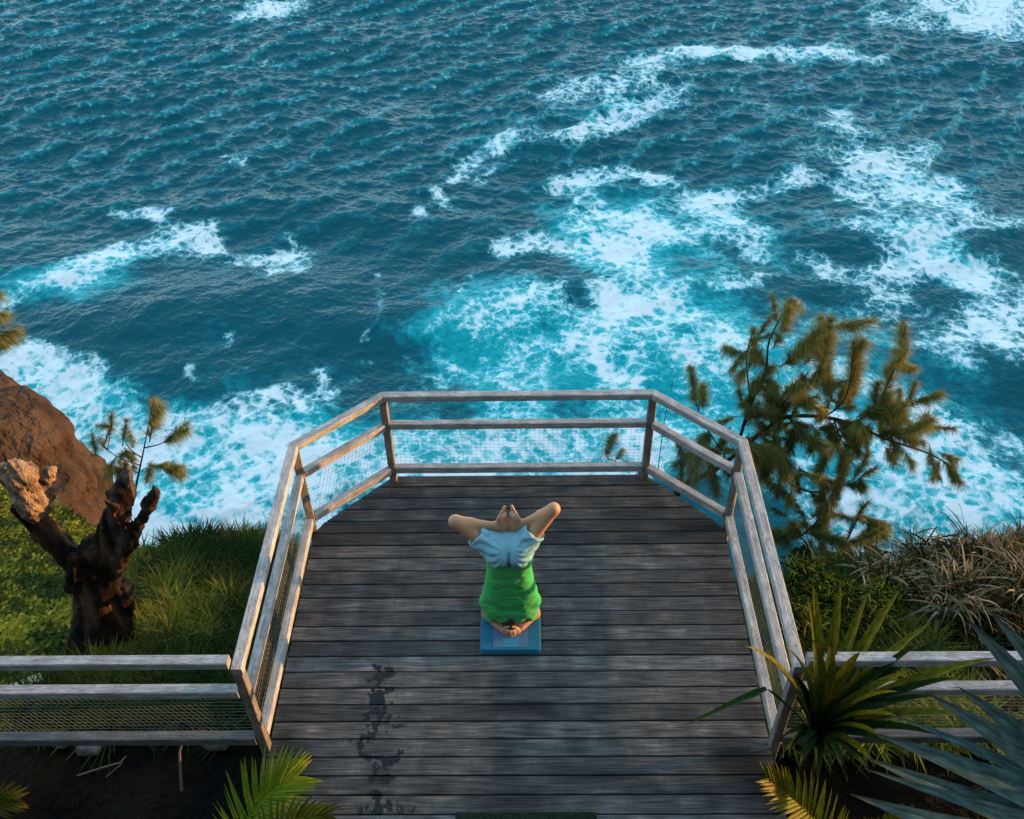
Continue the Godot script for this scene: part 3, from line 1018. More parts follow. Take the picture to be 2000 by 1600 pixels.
func fences() -> void:
	for sd: float in [-1.0, 1.0]:
		var f := base("garden_fence", Vector3(sd * 4.0, -0.25, -3.66), "grey timber rail fence with wire mesh running left from the deck across the dark soil" if sd < 0.0 else "grey timber rail fence behind the spiky green plant right of the deck", "fence", "")
		var xa := 1.9155 * sd
		var xb := 7.6 * sd
		for e in 3:
			var y: float = [1.135, 0.79, 0.17][e]
			var s := Shape.new()
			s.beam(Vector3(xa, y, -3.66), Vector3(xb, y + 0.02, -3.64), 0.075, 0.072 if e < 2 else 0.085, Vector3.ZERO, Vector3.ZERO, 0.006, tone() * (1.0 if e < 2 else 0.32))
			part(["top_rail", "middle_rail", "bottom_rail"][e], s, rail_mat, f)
		wire_panel(f, Vector3(xa, 0, -3.66), Vector3(xb, 0, -3.65), 0.21, 0.755, 0.5)
		for x in [4.35, 7.0]:
			var s := Shape.new()
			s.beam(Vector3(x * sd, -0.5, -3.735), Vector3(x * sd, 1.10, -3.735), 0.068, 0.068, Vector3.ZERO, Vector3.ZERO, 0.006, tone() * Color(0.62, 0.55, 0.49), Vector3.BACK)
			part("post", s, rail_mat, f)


# ---------------------------------------------------------------- the person standing on their head
func person() -> void:
	var X := -0.065
	var p := base("person", Vector3(X, 0.05, -4.75), "person in green shirt and pale blue shorts in a headstand with soles together", "person")
	var L := func(x: float, y: float, z: float) -> Vector3: return Vector3(X + x, y, z)
	var sk: Array = []
	# head and neck, upside down; the face looks out to sea
	sk.append_array([[L.call(0, 0.150, -4.742), L.call(0, 0.175, -4.748), 0.086, 0.080], [L.call(0, 0.215, -4.79), L.call(0, 0.235, -4.795), 0.056, 0.045], [L.call(0, 0.235, -4.75), L.call(0, 0.36, -4.755), 0.058, 0.062]])
	sk.append([L.call(0, 0.172, -4.835), L.call(0, 0.198, -4.842), 0.011, 0.016])
	# a trunk under the clothes
	sk.append_array([[L.call(-0.13, 0.37, -4.775), L.call(0.13, 0.37, -4.775), 0.045, 0.045], [L.call(0, 0.40, -4.775), L.call(0, 0.92, -4.775), 0.055, 0.055]])
	var thigh := [[L.call(-0.085, 0.95, -4.765), L.call(-0.40, 1.20, -4.838)], [L.call(0.085, 0.95, -4.765), L.call(0.338, 1.318, -4.845)]]
	var foot := [[L.call(-0.043, 1.105, -4.855), -1.0], [L.call(0.043, 1.112, -4.855), 1.0]]
	for e in 2:
		var s: float = foot[e][1]
		var knee: Vector3 = thigh[e][1]
		var ankle: Vector3 = (foot[e][0] as Vector3) + Vector3(s * 0.035, 0.02, 0.0)
		sk.append([thigh[e][0], knee, 0.066, 0.046])
		sk.append([knee, knee.lerp(ankle, 0.35) + Vector3(0, -0.012, 0), 0.043, 0.043])
		sk.append([knee.lerp(ankle, 0.35) + Vector3(0, -0.012, 0), ankle, 0.042, 0.027])
		var heel: Vector3 = foot[e][0]
		sk.append([heel + Vector3(s * -0.004, -0.02, 0.012), heel + Vector3(0, 0.03, 0.0), 0.031, 0.030])
		sk.append([ankle, heel + Vector3(s * 0.0, 0.12, -0.004), 0.030, 0.024])
		sk.append([heel + Vector3(0, 0.03, 0.0), heel + Vector3(-s * 0.010, 0.118, -0.034), 0.026, 0.018])
		sk.append([heel + Vector3(s * 0.005, 0.05, 0.0), heel + Vector3(s * 0.006, 0.116, -0.008), 0.027, 0.017])
		sk.append([heel + Vector3(s * 0.010, 0.05, 0.005), heel + Vector3(s * 0.024, 0.106, 0.018), 0.025, 0.016])
		# arm: from the sleeve to the elbow on the mat, the forearm in to the clasped hands
		var elbow := L.call(s * 0.198, 0.105, -4.80) as Vector3
		sk.append([L.call(s * 0.165, 0.365, -4.765), elbow, 0.050, 0.040])
		sk.append([elbow, L.call(s * 0.085, 0.092, -4.668), 0.039, 0.028])
	var skin := func(q: Vector3, _n: Vector3) -> Color:
		return Color(0.56, 0.29, 0.16) if q.y > 0.9 else Color(0.52, 0.26, 0.165)
	var sm := mat(Color.WHITE, 0.5, 0.4)
	sm.vertex_color_use_as_albedo = true
	sm.subsurf_scatter_enabled = true
	sm.subsurf_scatter_strength = 0.15
	var bd := body(sk, 0.011, 90.0, keep, skin)
	# toes and hands on finer grids, joined to the same skin
	var fine: Array = []
	for e in 2:
		var s: float = foot[e][1]
		var heel: Vector3 = foot[e][0]
		for t in 5:
			var f := t / 4.0
			var at := heel + Vector3(s * lerpf(-0.012, 0.036, f), lerpf(0.118, 0.104, f), lerpf(-0.050, 0.028, f))
			var r: float = [0.0125, 0.0095, 0.009, 0.0085, 0.008][t]
			var up: float = [0.052, 0.050, 0.045, 0.040, 0.033][t]
			fine.append([at, at + Vector3(0, up * 0.55, 0.003), r, r * 0.92])
			fine.append([at + Vector3(0, up * 0.55, 0.003), at + Vector3(s * -0.003, up, -0.004), r * 0.92, r])
	join(bd, body(fine, 0.0045, 260.0, keep, skin))
	var hands: Array = []
	for e in 2:
		var s := -1.0 if e == 0 else 1.0
		hands.append([L.call(s * 0.09, 0.094, -4.672), L.call(s * 0.052, 0.088, -4.640), 0.026, 0.021])
		hands.append([L.call(s * 0.052, 0.115, -4.640), L.call(s * 0.028, 0.118, -4.622), 0.019, 0.014])
		hands.append([L.call(s * 0.060, 0.088, -4.640), L.call(s * 0.028, 0.088, -4.620), 0.022, 0.015])
		hands.append([L.call(s * 0.060, 0.072, -4.645), L.call(s * 0.030, 0.070, -4.622), 0.018, 0.014])
		for t in 4:
			var y := 0.064 + t * 0.0185 + (0.009 if e == 1 else 0.0)
			var l: float = [0.75, 0.95, 1.0, 0.9][t]
			var k := L.call(s * 0.028, y, -4.617) as Vector3
			var m := L.call(s * (0.028 - 0.032 * l), y + 0.003, -4.603) as Vector3
			var m2 := L.call(s * (0.028 - 0.058 * l), y + 0.005, -4.609) as Vector3
			var tip := L.call(s * (0.028 - 0.076 * l), y + 0.005, -4.627) as Vector3
			hands.append_array([[k, m, 0.0092, 0.0086], [m, m2, 0.0086, 0.008], [m2, tip, 0.008, 0.007]])
		# thumb, up along the back of the head
		hands.append_array([[L.call(s * 0.058, 0.10, -4.648), L.call(s * 0.04, 0.140, -4.640), 0.012, 0.0105], [L.call(s * 0.04, 0.140, -4.640), L.call(s * 0.015, 0.158, -4.632), 0.0105, 0.0085]])
	join(bd, body(hands, 0.0034, 420.0, keep, skin))
	part("body", bd, sm, p)
	# face: eyes and brows, seen only from the sea; hair round the crown
	var hair: Array = [[L.call(0, 0.148, -4.735), L.call(0, 0.165, -4.725), 0.090, 0.086], [L.call(0, 0.20, -4.70), L.call(0, 0.205, -4.705), 0.05, 0.05]]
	var hs := body(hair, 0.007, 120.0, func(q: Vector3, d: float) -> float:
		d = maxf(d + 0.002 * sin(q.x * 300.0 + q.y * 90.0), (0.148 - 0.245) * 0.0 + (-4.79 - q.z) * 1.0 if q.y > 0.12 else d)
		return d, func(q: Vector3, _n: Vector3) -> Color: return Color(0.045, 0.03, 0.02).lerp(Color(0.09, 0.065, 0.045), fmod(absf(q.x * 70.0), 1.0)))
	var hm := mat(Color.WHITE, 0.7, 0.3)
	hm.vertex_color_use_as_albedo = true
	part("hair", hs, hm, p)
	for s: float in [-1.0, 1.0]:
		var ey := Shape.new()
		var ball := SphereMesh.new()
		ball.radius = 0.011
		ball.height = 0.022
		ball.radial_segments = 10
		ball.rings = 6
		var arr := ball.get_mesh_arrays()
		for q in arr[Mesh.ARRAY_VERTEX]:
			ey.put(q + (L.call(s * 0.031, 0.166, -4.822) as Vector3))
		for q in arr[Mesh.ARRAY_INDEX]:
			ey.i.push_back(q)
		part("eye", ey, mat(Color(0.5, 0.47, 0.44), 0.2), p, true)
		var ear := body([[L.call(s * 0.088, 0.160, -4.752), L.call(s * 0.094, 0.195, -4.745), 0.012, 0.010], [L.call(s * 0.086, 0.165, -4.76), L.call(s * 0.088, 0.205, -4.755), 0.009, 0.007]], 0.005, 220.0, keep, skin)
		part("ear", ear, sm, p)
	# the shirt: trunk, shoulders and loose sleeves, with folds round the body
	var sh: Array = []
	for s: float in [-1.0, 1.0]:
		sh.append([L.call(s * 0.075, 0.42, -4.768), L.call(s * 0.072, 0.62, -4.765), 0.108, 0.094])
		sh.append([L.call(s * 0.072, 0.62, -4.765), L.call(s * 0.078, 0.845, -4.758), 0.094, 0.096])
		sh.append([L.call(s * 0.10, 0.36, -4.768), L.call(s * 0.178, 0.325, -4.768), 0.085, 0.060])
		sh.append([L.call(s * 0.178, 0.325, -4.768), L.call(s * 0.170, 0.165, -4.765), 0.062, 0.046])
		sh.append([L.call(s * 0.12, 0.30, -4.735), L.call(s * 0.16, 0.17, -4.728), 0.06, 0.042])
	for s: float in [-1.0, 1.0]:
		sh.append([L.call(s * 0.085, 0.66, -4.765), L.call(s * 0.135, 0.43, -4.768), 0.086, 0.085])
	sh.append([L.call(0, 0.40, -4.755), L.call(0, 0.86, -4.745), 0.10, 0.092])
	sh.append([L.call(-0.10, 0.275, -4.735), L.call(0.10, 0.275, -4.735), 0.08, 0.08])
	sh.append([L.call(-0.07, 0.20, -4.70), L.call(0.07, 0.20, -4.70), 0.045, 0.045])
	sh.append([L.call(0.13, 0.862, -4.735), L.call(0.15, 0.855, -4.775), 0.03, 0.03])
	sh.append([L.call(0.05, 0.862, -4.672), L.call(0.13, 0.862, -4.70), 0.024, 0.028])
	var wr := noise(61, 9.0, 2)
	var shirt_fold := func(q: Vector3, d: float) -> float:
		var w := wr.get_noise_3d(q.x * 0.7, q.y * 2.2, q.z * 0.7)
		var band := sin(q.y * 62.0 + w * 5.0 + absf(q.x - X) * 8.0)
		d += 0.0065 * band * absf(band) * (0.55 + 0.6 * w) + 0.005 * w
		d = maxf(d, q.y - 0.885)
		# open at the neck and the sleeves
		var ax := absf(q.x - X)
		var hem := 0.172 - clampf((ax - 0.06) / 0.12, 0.0, 1.0) * 0.075 + 0.008 * sin(q.x * 110.0)
		d = maxf(d, hem - q.y)
		d = maxf(d, 0.072 - (Vector2(q.x - X, q.z + 4.755).length() if q.y < 0.26 else 1.0))
		return d
	var sb := body(sh, 0.0095, 75.0, shirt_fold, func(q: Vector3, _n: Vector3) -> Color:
		return Color(0.040, 0.40, 0.105).lerp(Color(0.055, 0.46, 0.11), 0.5 + 0.5 * wr.get_noise_3dv(q * 3.0)))
	var shm := mat(Color.WHITE, 0.9, 0.2)
	shm.vertex_color_use_as_albedo = true
	shm.rim_enabled = true
	shm.rim = 0.3
	part("shirt", sb, shm, p)
	# shorts: seat towards the viewer, legs spread up to the hems
	var sr: Array = []
	for s: float in [-1.0, 1.0]:
		sr.append([L.call(s * 0.072, 0.965, -4.70), L.call(s * 0.085, 1.00, -4.72), 0.095, 0.095])
		sr.append([L.call(s * 0.07, 0.93, -4.775), L.call(s * 0.08, 1.01, -4.78), 0.10, 0.09])
		var th: Array = thigh[0 if s < 0 else 1]
		var a: Vector3 = (th[0] as Vector3) + Vector3(0, 0.03, 0.02)
		var b: Vector3 = (th[0] as Vector3).lerp(th[1], 0.50)
		sr.append([a, b, 0.090, 0.084])
		sr.append([a + Vector3(0, 0.035, 0.0), b + Vector3(0, 0.03, 0.01), 0.07, 0.072])
	sr.append([L.call(0, 1.02, -4.75), L.call(0, 1.05, -4.79), 0.06, 0.05])
	var wf := noise(71, 8.0, 2)
	var shorts_fold := func(q: Vector3, d: float) -> float:
		var x := q.x - X
		var w := wf.get_noise_3d(q.x, q.y, q.z)
		# folds run out from the seam at the crotch
		var rel := Vector2(x, q.y - 1.06)
		var an := atan2(rel.y, absf(x))
		var fold := sin(an * 17.0 + w * 3.0 + (1.5 if x > 0 else 0.0)) * smoothstep(0.03, 0.12, rel.length())
		d += 0.0065 * fold + 0.004 * w
		d += 0.020 * exp(-x * x / 0.0001) * smoothstep(-4.74, -4.66, q.z) * smoothstep(1.06, 0.98, q.y)
		for e in 2:
			var a: Vector3 = thigh[e][0]
			var dir: Vector3 = ((thigh[e][1] as Vector3) - a).normalized()
			var lim := 0.215 + 0.006 * sin(q.z * 90.0 + e)
			if (q.x - X) * (1.0 if e == 1 else -1.0) > 0.0:
				var al := (q - a).dot(dir)
				d = maxf(d, al - lim)
				if al > lim - 0.06:
					d = maxf(d, 0.074 - ((q - a) - dir * al).length())
		return d
	var rb := body(sr, 0.0095, 70.0, shorts_fold, func(q: Vector3, _n: Vector3) -> Color:
		var t := 0.5 + 0.5 * wf.get_noise_3dv(q * 2.0)
		return Color(0.20, 0.42, 0.52).lerp(Color(0.27, 0.49, 0.58), t))
	var srm := mat(Color.WHITE, 0.85, 0.25)
	srm.vertex_color_use_as_albedo = true
	part("shorts", rb, srm, p)


func join(a: Shape, b: Shape) -> void:
	var o := a.v.size()
	a.v.append_array(b.v)
	a.n.append_array(b.n)
	a.c.append_array(b.c)
	a.u.append_array(b.u)
	for k in b.i:
		a.i.push_back(k + o)


func slab(x0: float, x1: float, z0: float, z1: float, y0: float, y1: float, r: float) -> Shape:
	# a slab with rounded corners and a rounded rim
	var s := Shape.new()
	var rings := []
	var hh := (y1 - y0) / 2.0
	for q in [[0.0, 0.0], [1.0, 0.0], [0.62, 0.38], [0.38, 1.0], [0.0, 1.38], [0.0, 1.62], [0.38, 2.0], [1.0, 2.0]]:
		rings.push_back(q)
	var first := -1
	for q in [[0.8, 0.0], [0.25, 0.3], [0.0, 0.8], [0.0, 1.2], [0.25, 1.7], [0.8, 2.0]]:
		var inset: float = q[0] * hh
		var y: float = y0 + q[1] * hh
		for cx in 4:
			for e in 5:
				var an := -PI / 2 * cx + -PI / 2 * e / 4.0
				var px := (x1 - r if cx in [0, 3] else x0 + r) + cos(an) * (r - inset)
				var pz := (z0 + r if cx in [0, 1] else z1 - r) + sin(an) * (r - inset)
				var o := s.put(Vector3(px, y, pz), Color.WHITE, Vector2(px, pz))
				if first < 0:
					first = o
	for k in 5:
		for e in 20:
			var a := k * 20 + e
			var b := k * 20 + (e + 1) % 20
			s.quad(a, a + 20, b + 20, b)
	for k in range(1, 19):
		s.tri(100, 100 + k + 1, 100 + k)
		s.tri(0, k, k + 1)
	return s


func mats() -> void:
	var m := base("folded_exercise_mat", Vector3(-0.065, 0, -4.7), "folded blue exercise mat with a pale checked print under the person's head", "mat")
	var blue := mat(Color(0.014, 0.15, 0.25), 0.75, 0.35)
	blue.heightmap_enabled = true
	blue.uv1_triplanar = true
	blue.uv1_scale = Vector3.ONE * 4.0
	blue.heightmap_texture = tex(noise(91, 0.15, 3).get_seamless_image(256, 256))
	blue.heightmap_scale = 0.2
	for k in 3:
		var s := slab(-0.315 + k * 0.004, 0.182 - k * 0.003, -5.03 + k * 0.006, -4.478 - k * 0.004, 0.0035 + k * 0.0165, 0.0185 + k * 0.0165, 0.028)
		part("fold", s, blue, m)
	# the print: a woven-looking check
	var im := Image.create_empty(96, 64, false, Image.FORMAT_RGB8)
	var r := RandomNumberGenerator.new()
	r.seed = 4
	for x in 96:
		for y in 64:
			var c := Color8(70, 135, 165)
			if x < 22 or (x > 70 and x < 92):
				c = Color8(98, 120, 150)
			if x > 28 and x < 66:
				c = Color8(62, 150, 180)
			if (x % 11) < 2:
				c = c.lerp(Color8(140, 150, 170), 0.5)
			if (y % 9) < 2:
				c = c.lerp(Color8(40, 110, 150), 0.4)
			c = c.lerp(Color8(20, 95, 140), r.randf() * 0.3)
			im.set_pixel(x, y, c)
	var pm := mat(Color.WHITE, 0.8, 0.3)
	pm.albedo_texture = tex(im)
	var s := Shape.new()
	var y := 0.0532
	s.put(Vector3(-0.205, y, -4.72), Color.WHITE, Vector2(0, 0))
	s.put(Vector3(0.075, y, -4.72), Color.WHITE, Vector2(1, 0))
	s.put(Vector3(0.078, y, -4.515), Color.WHITE, Vector2(1, 1))
	s.put(Vector3(-0.203, y, -4.510), Color.WHITE, Vector2(0, 1))
	s.quad(0, 1, 2, 3)
	part("print", s, pm, m)
	# the green door mat at the house end of the deck
	var d := base("green_doormat", Vector3(0.05, 0, -2.85), "dark green bristle doormat lying on the near boards of the deck", "doormat")
	var backing := slab(-0.443, 0.545, -3.178, -2.6, 0.003, 0.012, 0.01)
	part("backing", backing, mat(Color(0.01, 0.02, 0.008), 0.9), d)
	var b := Shape.new()
	for k in 9000:
		var p := Vector3(rnd(-0.44, 0.542), 0.011, rnd(-3.175, -2.605))
		var t := p + Vector3(rnd(-0.006, 0.006), rnd(0.012, 0.022), rnd(-0.006, 0.006))
		var w := Vector3(rnd(-1, 1), 0, rnd(-1, 1)).normalized() * 0.0022
		var c := Color(0.012, 0.05, 0.010).lerp(Color(0.03, 0.09, 0.02), rng.randf())
		b.tri(b.put(p - w, c * 0.6), b.put(t, c), b.put(p + w, c * 0.6))
	tag(part("bristles", b, leaf_mat(0.2, 0.8), d), "", "", "", "stuff")


# ---------------------------------------------------------------- plants
func plume(s: Shape, a: Vector3, b: Vector3, width: float, gold: float, count: int) -> void:
	var ax := b - a
	var l := maxf(ax.length(), 0.08)
	var dir := ax / l
	var mid := a.lerp(b, 0.5) + rvec() * l * 0.08
	var brown := Color(0.055, 0.035, 0.02)
	s.tube([a, a.bezier_interpolate(mid, mid, b, 0.35), a.bezier_interpolate(mid, mid, b, 0.7), b], 0.006, 0.002, 4, brown, brown)
	var twigs := []
	for k in 9:
		var t := (k + rng.randf()) / 9.0
		var p := a.bezier_interpolate(mid, mid, b, t)
		var out := (rvec() * 0.8 + dir * 0.9).normalized()
		twigs.push_back([p, out * width * rnd(0.25, 0.65) * (1.05 - t)])
	for k in count:
		var tw: Array = twigs[rng.randi() % 9]
		var t := rng.randf()
		var p: Vector3 = (tw[0] as Vector3) + (tw[1] as Vector3) * rng.randf()
		if k % 3 == 0:
			p = a.bezier_interpolate(mid, mid, b, t)
		var out := (rvec() * 0.78 + dir * 0.8 + (tw[1] as Vector3).normalized() * 0.3 + Vector3(0, -0.15, 0)).normalized()
		var ln := clampf(width * rnd(0.7, 1.7), 0.09, 0.34) * rnd(0.7, 1.1)
		var q := p + out * ln * 0.5
		var e := q + (out * 0.75 + Vector3(0, -0.95, 0)).normalized() * ln * 0.55
		var w := out.cross(rvec()).normalized() * rnd(0.0008, 0.0016)
		var g := clampf(gold + rnd(-0.35, 0.35) + (t - 0.5) * 0.3, 0.0, 1.0)
		var c := Color(0.048, 0.105, 0.036).lerp(Color(0.33, 0.29, 0.08), g) * rnd(0.6, 1.3)
		var i0 := s.put(p - w, c)
		var i1 := s.put(p + w, c)
		var i2 := s.put(q + w, c)
		var i3 := s.put(q - w, c)
		s.quad(i0, i1, i2, i3)
		s.tri(i3, i2, s.put(e, c * 1.15))


func needle_tree(called: String, at: Vector3, label: String, plumes: Array, branches: Array, dens: float, gold: float, fill: int) -> void:
	var o := base(called, at, label, "tree")
	var bark := mat(Color.WHITE, 0.9, 0.2)
	bark.vertex_color_use_as_albedo = true
	var nm := leaf_mat(0.45, 0.6)
	for q in branches:
		var pts := []
		var src: Array = q[1]
		for k in src.size() - 1:
			for e in 4:
				var t := e / 4.0
				pts.push_back((src[k] as Vector3).cubic_interpolate(src[k + 1], src[maxi(k - 1, 0)], src[mini(k + 2, src.size() - 1)], t))
		pts.push_back(src[src.size() - 1])
		var s := Shape.new()
		s.tube(pts, q[0], q[0] * 0.3, 7, Color(0.035, 0.026, 0.02), Color(0.05, 0.035, 0.022))
		part("trunk" if q[0] > 0.035 else "branch", s, bark, o, true)
	var all := plumes.duplicate()
	for k in fill:
		var br: Array = branches[rng.randi() % branches.size()]
		var src: Array = br[1]
		if br[0] > 0.035:
			continue
		var e := rng.randi() % (src.size() - 1)
		if dens > 4.5 and src[e].x < 1.75:
			continue
		var p := (src[e] as Vector3).lerp(src[e + 1], rng.randf())
		var along := ((src[e + 1] as Vector3) - (src[e] as Vector3)).normalized()
		var dd := (rvec() + along * 0.6 + Vector3(0, -0.1, 0)).normalized()
		all.push_back([p, p + dd * rnd(0.16, 0.42), rnd(0.10, 0.22)])
	for q in all:
		var a: Vector3 = q[0]
		var b: Vector3 = q[1]
		var s := Shape.new()
		var g := clampf(gold + (a.x - at.x) * 0.13 + (b.y - at.y) * 0.20 + rnd(-0.28, 0.25), 0.0, 0.95)  # gold grows to the upper right: painted sunlight on top of dried needles
		plume(s, a, b, q[2] * 0.8, g, int(clampf(a.distance_to(b) * q[2] * 2700.0 * dens, 220, 2000)))
		part("needle_spray", s, nm, o)


